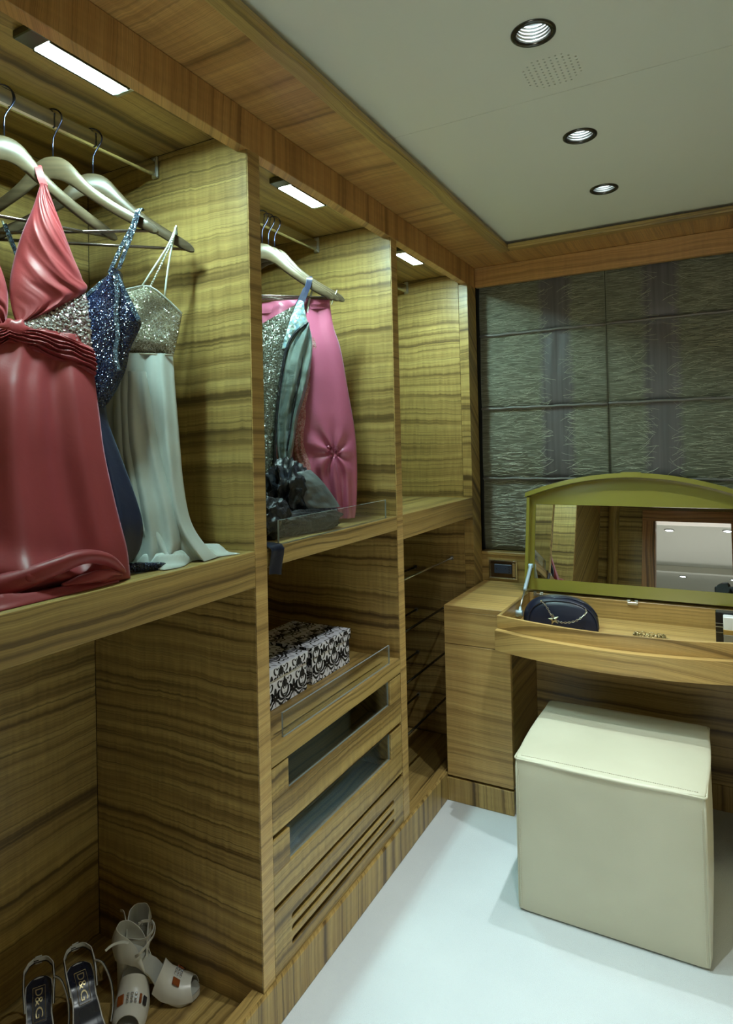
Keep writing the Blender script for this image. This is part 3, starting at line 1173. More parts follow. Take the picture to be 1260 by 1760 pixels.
# ------------------------------------------------------------------ clothes: outlines as (across, height, towards the room) in each hanger's plane
RED_CUP_L = [(0.0595, 1.9205, 0.03), (0.0446, 1.8682, 0.03), (0.0234, 1.8107, 0.03), (0.008, 1.7554, 0.03), (-0.0048, 1.6978, 0.0472), (-0.0047, 1.6495, 0.0631), (0.0008, 1.6191, 0.0731)]
RED_CUP_R = [(0.0705, 1.9185, 0.03), (0.0834, 1.8805, 0.03), (0.103, 1.8264, 0.03), (0.1219, 1.7748, 0.03), (0.1363, 1.7354, 0.0348), (0.1345, 1.6996, 0.0466), (0.0022, 1.6122, 0.0753)]
RED_CUP2_L = [(-0.0843, 1.8672, 0.03), (-0.1133, 1.7839, 0.03), (-0.1343, 1.7007, 0.0462), (-0.1408, 1.66, 0.0596), (-0.0654, 1.6244, 0.0713), (-0.0377, 1.6102, 0.076)]
RED_CUP2_R = [(-0.0766, 1.869, 0.03), (-0.0512, 1.8073, 0.03), (-0.0219, 1.7503, 0.03), (-0.0099, 1.6971, 0.0474), (-0.0104, 1.6547, 0.0614), (-0.0179, 1.6124, 0.0753)]
RED_BEAD_T = [(-0.001, 1.6225, 0.072), (0.0245, 1.6314, 0.069), (0.0582, 1.6513, 0.0625), (0.0944, 1.6811, 0.0527), (0.1395, 1.7122, 0.0425)]
RED_BEAD_B = [(-0.0029, 1.5999, 0.0794), (0.032, 1.5998, 0.0794), (0.0686, 1.5937, 0.0814), (0.1055, 1.5786, 0.0864), (0.1355, 1.5638, 0.0913)]
RED_BAND_T = [(-0.0195, 1.6169, 0.0738), (0.0124, 1.6121, 0.0754), (0.0492, 1.6148, 0.0745), (0.0967, 1.6, 0.0794), (0.1365, 1.5813, 0.0855)]
RED_BAND_B = [(-0.0227, 1.5771, 0.0869), (0.0087, 1.5705, 0.0891), (0.0435, 1.5569, 0.0935), (0.0899, 1.5387, 0.0995), (0.1361, 1.5221, 0.105)]
RED_BAND2_T = [(-0.0134, 1.6176, 0.0736), (-0.0479, 1.6022, 0.0786), (-0.0869, 1.5825, 0.0851), (-0.1422, 1.5451, 0.0974)]
RED_BAND2_B = [(-0.0167, 1.5776, 0.0867), (-0.0513, 1.5576, 0.0933), (-0.0904, 1.5272, 0.1033), (-0.1448, 1.4924, 0.1148)]
RED_SKIRT_R = [(0.1368, 1.605, 0.079), (0.1368, 1.5838, 0.0847), (0.1363, 1.5417, 0.0986), (0.1352, 1.5051, 0.1106), (0.1353, 1.4337, 0.1341), (0.1354, 1.3643, 0.1569), (0.1443, 1.2631, 0.1902), (0.1538, 1.1865, 0.2154), (0.1569, 1.1385, 0.2312), (0.1585, 1.1235, 0.235)]
RED_SKIRT_L = [(-0.1400, 1.620, 0.08), (-0.1422, 1.5451, 0.0974), (-0.148, 1.513, 0.108), (-0.1542, 1.4714, 0.1217), (-0.1612, 1.4111, 0.1415), (-0.168, 1.3529, 0.1607), (-0.1792, 1.2788, 0.185), (-0.1898, 1.2083, 0.2082), (-0.1959, 1.149, 0.2278), (-0.1971, 1.1018, 0.235)]
NAVY_R = [(0.1447, 1.7547, 0.015), (0.1588, 1.7101, 0.0224), (0.1922, 1.6462, 0.0342), (0.1919, 1.6245, 0.0382), (0.1743, 1.5819, 0.046), (0.1666, 1.5371, 0.0543), (0.1462, 1.4883, 0.0633), (0.1252, 1.4572, 0.069)]
NAVY_L = [(0.1347, 1.7523, 0.015), (0.1087, 1.728, 0.0191), (0.0759, 1.6973, 0.0247), (0.0321, 1.6543, 0.0327), (0.0168, 1.6101, 0.0408), (0.0166, 1.56, 0.0501), (0.0362, 1.498, 0.0615), (0.0565, 1.4587, 0.0688)]
NAVY_SK_R = [(0.1273, 1.462, 0.0682), (0.1364, 1.4233, 0.0753), (0.1616, 1.3634, 0.0864), (0.1839, 1.3104, 0.0962), (0.2046, 1.2582, 0.1058), (0.2154, 1.2183, 0.1132), (0.2124, 1.1792, 0.1204), (0.1977, 1.1508, 0.1256)]
NAVY_SK_L = [(0.0502, 1.4636, 0.0679), (0.0468, 1.4252, 0.0749), (0.0506, 1.3659, 0.0859), (0.0539, 1.3134, 0.0956), (0.0572, 1.2618, 0.1051), (0.0598, 1.2221, 0.1124), (0.0646, 1.1829, 0.1197), (0.0764, 1.1385, 0.1279)]
NAVY_STRAP = [(0.1878, 1.8846, 0.015), (0.1786, 1.852, 0.015), (0.1604, 1.8058, 0.015), (0.1423, 1.7597, 0.015)]
NAVY_STRAP2 = [(0.184, 1.8821, 0.015), (0.171, 1.8471, 0.015), (0.148, 1.806, 0.015), (0.1223, 1.75, 0.015)]
NAVY_STRAPL = [(-0.098, 1.8599, 0.015), (-0.0908, 1.841, 0.015), (-0.0766, 1.8033, 0.015), (-0.0601, 1.753, 0.015)]
NAVY_EDGE1 = [(0.141, 1.7471, 0.0155), (0.1574, 1.7127, 0.0219), (0.1749, 1.6786, 0.0282), (0.1936, 1.6423, 0.0349)]
NAVY_EDGE2 = [(0.1398, 1.7471, 0.0155), (0.116, 1.7291, 0.0189), (0.096, 1.7112, 0.0222), (0.0762, 1.6921, 0.0257)]
NAVY_EDGE3 = [(0.1464, 1.7391, 0.017), (0.1532, 1.6972, 0.0248), (0.1529, 1.652, 0.0331), (0.1586, 1.6074, 0.0413), (0.1555, 1.5697, 0.0483), (0.1632, 1.5322, 0.0552)]
CREAM_T = [(-0.0129, 1.7051, 0.0283), (0.0487, 1.7309, 0.0235), (0.0801, 1.7405, 0.0217), (0.1197, 1.7478, 0.0204), (0.1569, 1.7209, 0.0254), (0.1929, 1.684, 0.0322)]
CREAM_B = [(-0.0115, 1.5863, 0.0502), (0.0431, 1.5871, 0.0501), (0.0801, 1.5862, 0.0502), (0.1188, 1.5854, 0.0504), (0.1428, 1.5844, 0.0506), (0.1721, 1.5834, 0.0508)]
CREAM_SK_R = [(0.1709, 1.5875, 0.05), (0.1751, 1.5182, 0.0628), (0.1792, 1.4514, 0.0751), (0.1844, 1.3726, 0.0897), (0.1906, 1.2889, 0.1051), (0.2042, 1.2128, 0.1192), (0.2328, 1.1615, 0.1286), (0.2644, 1.1312, 0.1342)]
CREAM_SK_L = [(0.0066, 1.5852, 0.0504), (0.0012, 1.5179, 0.0628), (-0.0005, 1.4531, 0.0748), (0.0026, 1.3768, 0.0889), (0.0209, 1.2953, 0.1039), (0.0389, 1.2211, 0.1176), (0.0566, 1.1539, 0.13), (0.068, 1.111, 0.135)]
CREAM_F_R = [(0.1136, 1.5449, 0.0579), (0.1256, 1.4651, 0.0726), (0.1374, 1.3866, 0.0871), (0.1539, 1.3093, 0.1013), (0.1703, 1.2456, 0.1131), (0.1805, 1.1892, 0.1235), (0.1799, 1.1524, 0.1303), (0.1566, 1.1209, 0.135)]
CREAM_F_L = [(0.0494, 1.5444, 0.0579), (0.0448, 1.4656, 0.0725), (0.0476, 1.3885, 0.0867), (0.0562, 1.3126, 0.1007), (0.0681, 1.2502, 0.1123), (0.0799, 1.1886, 0.1236), (0.0834, 1.1463, 0.1314), (0.0878, 1.1096, 0.135)]
CREAM_S1 = [(0.1832, 1.8916, 0.02), (0.1655, 1.8494, 0.02), (0.136, 1.8002, 0.02), (0.103, 1.7457, 0.0208)]
CREAM_S2 = [(0.1832, 1.8916, 0.02), (0.1748, 1.8609, 0.02), (0.1477, 1.8007, 0.02), (0.1223, 1.7465, 0.0206)]
CREAM_S3 = [(0.1832, 1.8916, 0.02), (0.1705, 1.836, 0.02), (0.1602, 1.7741, 0.02), (0.1543, 1.7223, 0.0251)]
CREAM_SL = [(-0.1857, 1.8811, 0.02), (-0.1735, 1.8432, 0.02), (-0.1633, 1.8179, 0.02), (-0.1474, 1.7799, 0.02)]
G1_T = [(-0.0536, 1.7171, 0.0302), (-0.0088, 1.7346, 0.0276), (0.0363, 1.7429, 0.0263), (0.0639, 1.7547, 0.0245), (0.0929, 1.795, 0.0184), (0.1126, 1.8278, 0.0134)]
G1_MID = [(-0.0599, 1.3171, 0.0911), (-0.0252, 1.3856, 0.0807), (-0.0079, 1.4911, 0.0646), (0.0223, 1.599, 0.0482), (0.0525, 1.6911, 0.0342), (0.1126, 1.8278, 0.0134)]
G1_BEAD_L = [(-0.0535, 1.7227, 0.0294), (-0.056, 1.6349, 0.0427), (-0.059, 1.5271, 0.0591), (-0.062, 1.4212, 0.0752), (-0.0565, 1.317, 0.0911), (-0.0409, 1.2685, 0.0985)]
G1_BEAD_R = [(0.1068, 1.82, 0.0146), (0.0767, 1.7101, 0.0313), (0.0508, 1.5991, 0.0482), (0.0308, 1.4908, 0.0647), (0.0182, 1.3846, 0.0808), (0.0108, 1.2736, 0.0977)]
G1_STRAPPANEL_L = [(0.1091, 1.8315, 0.0128), (0.0835, 1.7891, 0.0193), (0.0621, 1.7547, 0.0245), (0.0481, 1.7189, 0.0299), (0.0392, 1.6725, 0.037)]
G1_STRAPPANEL_R = [(0.1254, 1.8244, 0.0139), (0.1308, 1.777, 0.0211), (0.135, 1.7487, 0.0254), (0.1073, 1.7012, 0.0326), (0.0752, 1.6729, 0.0369)]
G1_DRAPE_L = [(0.1335, 1.7562, 0.0243), (0.0993, 1.7292, 0.0284), (0.068, 1.6728, 0.037), (0.0501, 1.5809, 0.0509), (0.0301, 1.4729, 0.0674), (0.0246, 1.367, 0.0835), (0.0296, 1.3145, 0.0915)]
G1_DRAPE_R = [(0.1371, 1.7525, 0.0248), (0.1473, 1.6925, 0.034), (0.1357, 1.5995, 0.0481), (0.1161, 1.5263, 0.0593), (0.0915, 1.4543, 0.0702), (0.0758, 1.3746, 0.0823), (0.0649, 1.3222, 0.0903)]
G1_PIPE1 = [(0.1335, 1.7562, 0.0243), (0.0898, 1.7196, 0.0298), (0.0624, 1.669, 0.0375), (0.043, 1.5809, 0.0509), (0.0266, 1.473, 0.0674), (0.0176, 1.3671, 0.0835), (0.0165, 1.2889, 0.0954)]
G1_PIPE2 = [(0.1312, 1.7448, 0.026), (0.1179, 1.6921, 0.034), (0.103, 1.5993, 0.0481), (0.0812, 1.5084, 0.062), (0.0677, 1.4368, 0.0729), (0.0522, 1.3576, 0.0849)]
G1_STRAP = [(0.1538, 1.9058, 0.01), (0.1421, 1.8813, 0.01), (0.1303, 1.8531, 0.01), (0.12, 1.828, 0.0133)]
G1_STRAPB = [(0.1307, 1.8717, 0.01), (0.1069, 1.8238, 0.014), (0.0833, 1.7853, 0.0198), (0.0638, 1.7528, 0.0248)]
G1_LOW_L = [(-0.0402, 1.2908, 0.0951), (-0.042, 1.2311, 0.1042), (-0.0441, 1.1637, 0.1144), (-0.0456, 1.1049, 0.12)]
G1_LOW_R = [(0.0183, 1.2889, 0.0954), (0.023, 1.2286, 0.1045), (0.024, 1.1605, 0.1149), (0.0188, 1.1014, 0.12)]
G2_L = [(0.1306, 1.7174, 0.0147), (0.0971, 1.6042, 0.0272), (0.0666, 1.5116, 0.0374), (0.0547, 1.4203, 0.0476), (0.0663, 1.3295, 0.0576), (0.0856, 1.2571, 0.0656), (0.1024, 1.2208, 0.0696)]
G2_R = [(0.1379, 1.7118, 0.0153), (0.1611, 1.6797, 0.0188), (0.1291, 1.5668, 0.0313), (0.1096, 1.4835, 0.0405), (0.0934, 1.3831, 0.0517), (0.1128, 1.3102, 0.0597), (0.1211, 1.238, 0.0677)]
G3_L = [(-0.081, 1.8225, 0.0071), (-0.082, 1.7582, 0.012), (-0.065, 1.6829, 0.0177), (-0.0487, 1.5706, 0.0263), (-0.0242, 1.4223, 0.0375), (0.0009, 1.3118, 0.0459), (0.0344, 1.1838, 0.0557), (0.0697, 1.141, 0.0589)]
G3_R = [(0.1732, 1.8449, 0.0054), (0.184, 1.7584, 0.012), (0.2063, 1.678, 0.0181), (0.2282, 1.5299, 0.0293), (0.2435, 1.417, 0.0379), (0.2475, 1.3054, 0.0464), (0.2418, 1.1859, 0.0555), (0.2348, 1.1405, 0.059)]
G3_BAND_L = [(-0.0808, 1.8301, 0.0065), (-0.0815, 1.7922, 0.0094)]
G3_BAND_R = [(0.1753, 1.8507, 0.005), (0.1743, 1.816, 0.0076)]
G3_STAR = [(0.1766, 1.3664, 0.0418)]
SHAD = [(0.0652, 1.9351, 0.03), (0.0616, 1.9187, 0.03)]


class Frame:
    """vertical plane hanging under a rail point: s runs along the hanger, n towards the room"""

    def __init__(self, x, y, deg):
        a = radians(deg)
        self.o = Vector((x, y, 0))
        self.h = Vector((cos(a), sin(a), 0))
        self.m = Vector((sin(a), -cos(a), 0))

    def __call__(self, s, z, n=0.0):
        return self.o + self.h * s + self.m * n + Vector((0, 0, z))


F_RED = Frame(-0.28, 0.80, 69.3)
F_NAVY = Frame(-0.28, 0.91, 30.1)
F_CREAM = Frame(-0.28, 1.013, 43.4)
F_G1 = Frame(-0.27, 1.635, 42)
F_G2 = Frame(-0.27, 1.668, 40)
F_G3 = Frame(-0.27, 1.70, 36)


def cushion_bm(fr, L, R, nu=24, nv=40, bulge=0.02, back=0.02, fold=None, nmul=None, dn=0.0, rest=None):
    """closed cloth volume between two edge curves, swollen to the front and the back"""
    Ls, Rs = smooth_path(L, nv + 1), smooth_path(R, nv + 1)
    bm = bmesh.new()
    fa, ba = [], []
    for j in range(nv + 1):
        v = j / nv
        a, b = Ls[j], Rs[j]
        bb = bulge(v) if callable(bulge) else bulge
        kk = back(v) if callable(back) else back
        fr_row, bk_row = [], []
        for i in range(nu + 1):
            u = i / nu
            s, z, n = (a[c] + (b[c] - a[c]) * u for c in range(3))
            env = sin(pi * u) ** 0.6 if 0 < u < 1 else 0.0
            ef = min(1.0, 6 * u, 6 * (1 - u))
            d = bb * env + (fold(u, v) * ef if fold else 0.0)
            fr_row.append(bm.verts.new(fr(s, z, n + dn + d)))
            if 0 < i < nu:
                bk_row.append(bm.verts.new(fr(s, z, n + dn - kk * env - 0.001)))
        bk_row = [fr_row[0]] + bk_row + [fr_row[-1]]
        fa.append(fr_row)
        ba.append(bk_row)
    if rest:
        for v in bm.verts:
            k = max(0.0, v.co.x - (rest[0] - 0.03))
            if k > 0:
                v.co.x = rest[0] - 0.03 * math.exp(-k / 0.03)
            v.co.z = max(v.co.z, rest[1])
    for j in range(nv):
        for i in range(nu):
            bm.faces.new((fa[j][i], fa[j][i + 1], fa[j + 1][i + 1], fa[j + 1][i]))
            q = [ba[j][i], ba[j + 1][i], ba[j + 1][i + 1], ba[j][i + 1]]
            bm.faces.new(q)
    for j in (0, nv):
        for i in range(nu):
            q = []
            for w in (fa[j][i], fa[j][i + 1], ba[j][i + 1], ba[j][i]):
                if w not in q:
                    q.append(w)
            if len(q) > 2:
                try:
                    bm.faces.new(q)
                except ValueError:
                    pass
    return bm


def cushion(name, parent, mat, fr, L, R, label=None, kind=None, **k):
    return obj(name, cushion_bm(fr, L, R, **k), mat, parent, 70, label=label, kind=kind)


def nz(x, y, z=0.0):
    return mnoise.noise(Vector((x, y, z)))


# ---- cloth materials
def satin(name, col, rough=0.32, sheen=0.5, tint=(1, 0.9, 1), wr=1.0, spec=0.6, var=0.18):
    m, nt, out = new_mat(name)
    g = N(nt)
    c = g.coord()
    f = g.noise(c, 9, 3)
    lo = tuple(v * (1 - var) for v in col)
    hi = tuple(min(1, v * (1 + var)) for v in col)
    cc = g.ramp(f, [(0.3, lo), (0.7, hi)])
    wv = g.noise(c, 17, 4, 0.55, 1.2)
    g.bsdf(out, cc, rough, normal=g.bump(wv, 0.10 * wr, 0.02), spec=spec, Sheen_Weight=sheen, Sheen_Roughness=0.35, Sheen_Tint=(*tint, 1))
    return m


def glitter(name, base, bright, scale=420, k=1.3, frac=0.5, metal=0.7, rough=0.22):
    """sewn sequins: each voronoi cell is tilted its own way"""
    m, nt, out = new_mat(name)
    g = N(nt)
    c = g.coord()
    v = g.node('ShaderNodeTexVoronoi')
    g.put(v.inputs['Vector'], c)
    v.inputs['Scale'].default_value = scale
    r, gg, b = g.sep(v.outputs['Color'])
    geo = g.node('ShaderNodeNewGeometry')
    vm = g.node('ShaderNodeVectorMath', operation='MULTIPLY_ADD')
    g.put(vm.inputs[0], v.outputs['Color'])
    vm.inputs[1].default_value = (k, k, k)
    vm.inputs[2].default_value = (-k / 2, -k / 2, -k / 2)
    va = g.node('ShaderNodeVectorMath', operation='ADD')
    g.put(va.inputs[0], geo.outputs['Normal'])
    g.put(va.inputs[1], vm.outputs[0])
    vn = g.node('ShaderNodeVectorMath', operation='NORMALIZE')
    g.put(vn.inputs[0], va.outputs[0])
    mask = g.ramp(r, [(frac - 0.05, (0, 0, 0)), (frac + 0.05, (1, 1, 1))])
    big = g.noise(c, 22, 2)
    mask2 = g.math('MULTIPLY', mask, g.math('MULTIPLY_ADD', big, 1.6, -0.2, clamp=True))
    col = g.mix(mask2, base, bright)
    g.bsdf(out, col, rough, g.math('MULTIPLY', mask2, metal), vn.outputs[0], 0.7)
    return m


M_REDSATIN = satin('rose_red_satin', (0.265, 0.034, 0.038), 0.46, 0.30, (1, 0.62, 0.80), 0.5, 0.38, 0.06)
M_REDRUCHE = satin('ruched_red_satin', (0.25, 0.030, 0.034), 0.42, 0.2, (1, 0.75, 0.85), 1.5, 0.4)
M_NAVYSILK = satin('navy_silk', (0.005, 0.009, 0.034), 0.4, 0.25, (0.5, 0.7, 1.0))
M_NAVYSEQ = glitter('navy_sequins', (0.003, 0.005, 0.026), (0.022, 0.038, 0.11), 680, 1.4, 0.55)
M_NAVYTRIM = glitter('blue_grey_beaded_trim', (0.02, 0.03, 0.05), (0.15, 0.21, 0.26), 500, 1.2, 0.5)
M_SILVERSEQ = glitter('champagne_sequins', (0.17, 0.15, 0.09), (0.62, 0.62, 0.50), 620, 1.2, 0.40)
M_CREAM = satin('ivory_chiffon', (0.46, 0.49, 0.45), 0.5, 0.5, (0.9, 1, 1), 0.5, 0.35, 0.06)
M_CREAMCORD = satin('ivory_cord', (0.60, 0.64, 0.58), 0.5, 0.2)
M_BEAD = plain('crystal_bead', (0.62, 0.58, 0.56), 0.08, 0.55, 0.9)
M_G1BEAD = glitter('pewter_beading', (0.06, 0.06, 0.04), (0.17, 0.19, 0.15), 420, 1.0, 0.52, 0.55, 0.35)
M_G1LACE = glitter('pale_blue_lace', (0.25, 0.31, 0.27), (0.16, 0.32, 0.42), 150, 0.6, 0.55, 0.2, 0.4)
M_G1SATIN = satin('pewter_taffeta', (0.13, 0.165, 0.155), 0.27, 0.3, (0.8, 1, 1), 2.5, 0.8, 0.5)
M_BLACKSATIN = satin('black_organza', (0.007, 0.008, 0.012), 0.42, 0.1, (0.6, 0.7, 1.0), 5.0, 0.45)
M_GREYSATIN = satin('smoke_grey_satin', (0.105, 0.120, 0.125), 0.30, 0.25, (0.8, 0.9, 1.0), 2.0, 0.7, 0.4)
M_PINK = satin('rose_pink_satin', (0.43, 0.105, 0.185), 0.30, 0.35, (0.8, 0.6, 1.0), 0.9, 0.7, 0.06)
M_PINKLACE = glitter('pink_lace', (0.38, 0.115, 0.125), (0.55, 0.36, 0.36), 260, 0.5, 0.5, 0.2, 0.45)


def m_hangerwood():
    m, nt, out = new_mat('pale_hanger_wood')
    g = N(nt)
    x, y, z = g.sep(g.coord())
    f = g.noise(g.comb(g.math('MULTIPLY', x, 6.0), g.math('MULTIPLY', z, 110.0), y), 1.0, 2.0)
    col = g.ramp(f, [(0.3, (0.058, 0.040, 0.021)), (0.7, (0.095, 0.068, 0.038))])
    g.bsdf(out, col, 0.35, spec=0.5)
    return m


M_HANGER = m_hangerwood()
M_HOOK = plain('blued_steel_wire', (0.05, 0.055, 0.10), 0.22, 0.9)
M_BAR = plain('brown_metal_bar', (0.16, 0.12, 0.10), 0.25, 0.8)


# ---- hangers
def make_hanger(label, fr_xy, deg):
    t = thing('clothes_hanger', label, 'hanger', (0, 0, 0), 'wooden clothes hangers')
    top = smooth_path([(0.0, 2.010), (0.018, 2.007), (0.036, 1.996), (0.055, 1.975), (0.080, 1.948), (0.120, 1.917), (0.165, 1.889), (0.205, 1.866), (0.220, 1.853), (0.224, 1.844)], 34)
    bot = smooth_path([(0.0, 1.962), (0.018, 1.958), (0.036, 1.948), (0.055, 1.934), (0.080, 1.916), (0.120, 1.889), (0.165, 1.862), (0.205, 1.842), (0.217, 1.839), (0.223, 1.841)], 34)
    prof = [(-s, z) for s, z in top[::-1]][:-1] + top
    profb = [(-s, z) for s, z in bot[::-1]][:-1] + bot
    bm = bmesh.new()
    rows = []
    for (s1, z1), (s0, z0) in zip(prof, profb):
        w = 0.0062
        mz = (z0 + z1) / 2
        rows.append([bm.verts.new((s1 * 0.5 + s0 * 0.5 + (s1 - s0) * 0.5 * c, dy * w, mz + (z1 - z0) * 0.5 * c)) for c, dy in
                     ((-1, -0.35), (-0.8, -0.85), (0.0, -1), (0.8, -0.85), (1, -0.35), (1, 0.35), (0.8, 0.85), (0.0, 1), (-0.8, 0.85), (-1, 0.35))])
    for A, B in zip(rows, rows[1:]):
        for k in range(10):
            bm.faces.new((A[k], A[(k + 1) % 10], B[(k + 1) % 10], B[k]))
    bm.faces.new(rows[0])
    bm.faces.new(rows[-1][::-1])
    obj('hanger_body', bm, M_HANGER, t, 50, local=True)
    bm = bmesh.new()
    add_tube(bm, [(-0.214, 0, 1.846), (0.214, 0, 1.846)], 0.0036, 10)
    obj('trouser_bar', bm, M_BAR, t, True, local=True)
    bm = bmesh.new()
    cx, cz, r = 0.0, 2.0945, 0.0205
    pts = [(0, 0, 2.005), (0, 0, 2.035), (0.001, 0, 2.050), (0.006, 0, 2.062), (0.014, 0, 2.076)]
    pts += [(cx + r * cos(radians(a)), 0, cz + r * sin(radians(a))) for a in range(-25, 196, 15)]
    add_tube(bm, pts, 0.0017, 8)
    obj('hook', bm, M_HOOK, t, True, local=True)
    t.location = (fr_xy[0], fr_xy[1], 0)
    t.rotation_euler = (0, 0, radians(deg))
    return t


h0 = make_hanger('wooden hanger nearest the camera, carrying the red satin gown', (-0.28, 0.80), 69.3)
for lb, xy, dg_ in (('wooden hanger carrying the navy sequinned gown', (-0.28, 0.91), 30.1),
                    ('wooden hanger carrying the ivory gown, nearest the bay side', (-0.28, 1.013), 43.4),
                    ('wooden hanger in the middle bay carrying the grey beaded gown', (-0.27, 1.635), 42),
                    ('wooden hanger between the grey gown and the pink satin gown', (-0.27, 1.668), 40),
                    ('wooden hanger carrying the pink satin gown in the middle bay', (-0.27, 1.70), 36)):
    c = copy_tree(h0)
    c['label'] = lb
    c.location = (xy[0], xy[1], 0)
    c.rotation_euler = (0, 0, radians(dg_))


def strap(name, parent, mat, fr, pts, w=0.008, th=0.002, dn=0.0, n=14):
    p = smooth_path(pts, n)
    bm = bmesh.new()
    add_ribbon(bm, [fr(s, z, d + dn) for s, z, d in p], fr.h + Vector((0, 0, 0.25)), w, th)
    return obj(name, bm, mat, parent, 40)


def cord(name, parent, mat, fr, pts, r=0.0022, dn=0.0, n=14):
    p = smooth_path(pts, n)
    bm = bmesh.new()
    add_tube(bm, [fr(s, z, d + dn) for s, z, d in p], r, 8)
    return obj(name, bm, mat, parent, True)


def scatter(bm_fn, count, rnd, size):
    """small faceted beads"""
    verts, faces = [], []
    for _ in range(count):
        p, nrm = bm_fn(rnd)
        r = size * rnd.uniform(0.6, 1.25)
        rot = Matrix.Rotation(rnd.uniform(0, 6), 3, Vector((rnd.gauss(0, 1), rnd.gauss(0, 1), rnd.gauss(0, 1))).normalized())
        b = len(verts)
        for d in ((1, 0, 0), (-1, 0, 0), (0, 1, 0), (0, -1, 0), (0, 0, 1), (0, 0, -1)):
            verts.append(tuple(p + rot @ (Vector(d) * r)))
        for f in ((0, 2, 4), (2, 1, 4), (1, 3, 4), (3, 0, 4), (2, 0, 5), (1, 2, 5), (3, 1, 5), (0, 3, 5)):
            faces.append(tuple(b + i for i in f))
    return verts, faces


def beads(name, parent, mat, fr, L, R, bulge, count, seed, size=0.0028, nmin=0.0):
    rnd = random.Random(seed)
    Ls, Rs = smooth_path(L, 41), smooth_path(R, 41)

    def fn(rd):
        j = rd.randrange(41)
        u = rd.random()
        a, b = Ls[j], Rs[j]
        s, z, n = (a[c] + (b[c] - a[c]) * u for c in range(3))
        return fr(s, z, n + bulge * sin(pi * u) ** 0.6 + nmin), None
    v, f = scatter(fn, count, rnd, size)
    me = bpy.data.meshes.new(name)
    me.from_pydata(v, [], f)
    return mesh_obj(name, me, mat, parent, kind='stuff')


# ---- red gown
red = thing('evening_gown', 'rose red satin halter gown with a crystal beaded midriff, pooling on the shelf', 'dress', (-0.25, 0.82, 1.127), 'gowns in the near bay')


def red_fold(u, v):
    a = 0.005 + 0.020 * v
    w = 0.05 * nz(v * 2.2, 3.0)
    d = a * (0.8 * sin(2 * pi * (2.3 * u + 0.10 * v + w) + 0.6) + 0.22 * sin(2 * pi * (5.1 * u - 0.25 * v + w) + 1.0))
    d *= min(1, v * 3.2)
    # slanted creases running down from the knot
    d += 0.004 * (1 - v) ** 2 * sin(2 * pi * (6 * u + 1.3 * v)) * max(0, 1 - abs(u - 0.5) * 1.6)
    # the cloth swings over in an S just above the shelf
    q = max(0, (v - 0.70) / 0.30)
    c = 0.20 + 0.75 * (u - 0.5)
    d += 0.026 * math.exp(-((q - 0.35 - c * 0.55) / 0.16) ** 2) * (1 if q > 0 else 0)
    d -= 0.022 * math.exp(-((q - 0.62 - c * 0.55) / 0.14) ** 2) * (1 if q > 0 else 0)
    d += 0.008 * nz(u * 4, v * 4, 1.0)
    return d * (1 - 0.6 * max(0, (v - 0.92) / 0.08))


cushion('skirt', red, M_REDSATIN, F_RED, RED_SKIRT_L, RED_SKIRT_R, nu=70, nv=80, bulge=lambda v: 0.010 + 0.012 * v, back=lambda v: 0.05 + 0.15 * v, fold=red_fold, rest=(0.002, 1.1292))


def cup_fold(u, v):
    # sharp little creases fanning up from the knot to the outer edge
    f = (1 - v) * 3.2 + u * 2.0
    r1 = 1 - 2 * abs(nz(f * 1.6 + 3, u * 1.3 - v * 1.2, 4.0))
    r2 = 1 - 2 * abs(nz(f * 3.9, u * 2.1 - v * 2.0, 8.0))
    return (0.0065 * r1 + 0.0035 * r2 - 0.004) * (0.35 + 0.65 * u)


cushion('bodice_cup', red, M_REDSATIN, F_RED, RED_CUP_L, RED_CUP_R, nu=64, nv=100, bulge=lambda v: 0.003 + 0.030 * sin(pi * min(1, v * 0.95)) ** 1.2, back=0.012, fold=cup_fold)
cushion('bodice_cup', red, M_REDSATIN, F_RED, RED_CUP2_L, RED_CUP2_R, nu=30, nv=40, bulge=lambda v: 0.003 + 0.030 * sin(pi * min(1, v * 0.95)) ** 1.2, back=0.012, fold=cup_fold)
cushion('beaded_midriff', red, glitter('rose_crystal_ground', (0.10, 0.035, 0.04), (0.55, 0.45, 0.45), 300, 1.3, 0.45), F_RED, RED_BEAD_T, RED_BEAD_B, nu=14, nv=30, bulge=0.010, back=0.03, dn=-0.002, label='crystal beaded midriff panel')
beads('crystal_beads', red, M_BEAD, F_RED, RED_BEAD_T, RED_BEAD_B, 0.010, 520, 5, 0.0034, -0.001)


def pleats(u, v):
    return 0.0045 * sin(2 * pi * (7.0 * u + 0.9 * nz(v * 6, u * 2, 3))) + 0.004 * nz(v * 5, u * 5, 9)


cushion('ruched_waistband', red, M_REDRUCHE, F_RED, RED_BAND_T, RED_BAND_B, nu=48, nv=40, bulge=0.016, back=0.03, fold=pleats, dn=0.004, label='finely ruched waistband')
cushion('ruched_waistband', red, M_REDRUCHE, F_RED, RED_BAND2_T, RED_BAND2_B, nu=48, nv=30, bulge=0.016, back=0.03, fold=pleats, dn=0.004)
bm = bmesh.new()
bmesh.ops.create_uvsphere(bm, u_segments=20, v_segments=14, radius=1.0)
for v in bm.verts:
    p = v.co.copy()
    k = 1 + 0.12 * sin(7 * math.atan2(p.z, p.x)) + 0.15 * nz(p.x * 2, p.y * 2, p.z * 2)
    v.co = F_RED(-0.006 + 0.026 * p.x * k, 1.603 + 0.022 * p.z * k, 0.088 + 0.014 * p.y)
obj('waist_knot', bm, M_REDRUCHE, red, True)
strap('neck_strap', red, M_REDSATIN, F_RED, [(0.0655, 1.916, 0.03), (0.064, 1.935, 0.016), (0.062, 1.953, 0.0085), (0.061, 1.9655, 0.001), (0.061, 1.9585, -0.008), (0.062, 1.940, -0.010)], 0.015, 0.003)


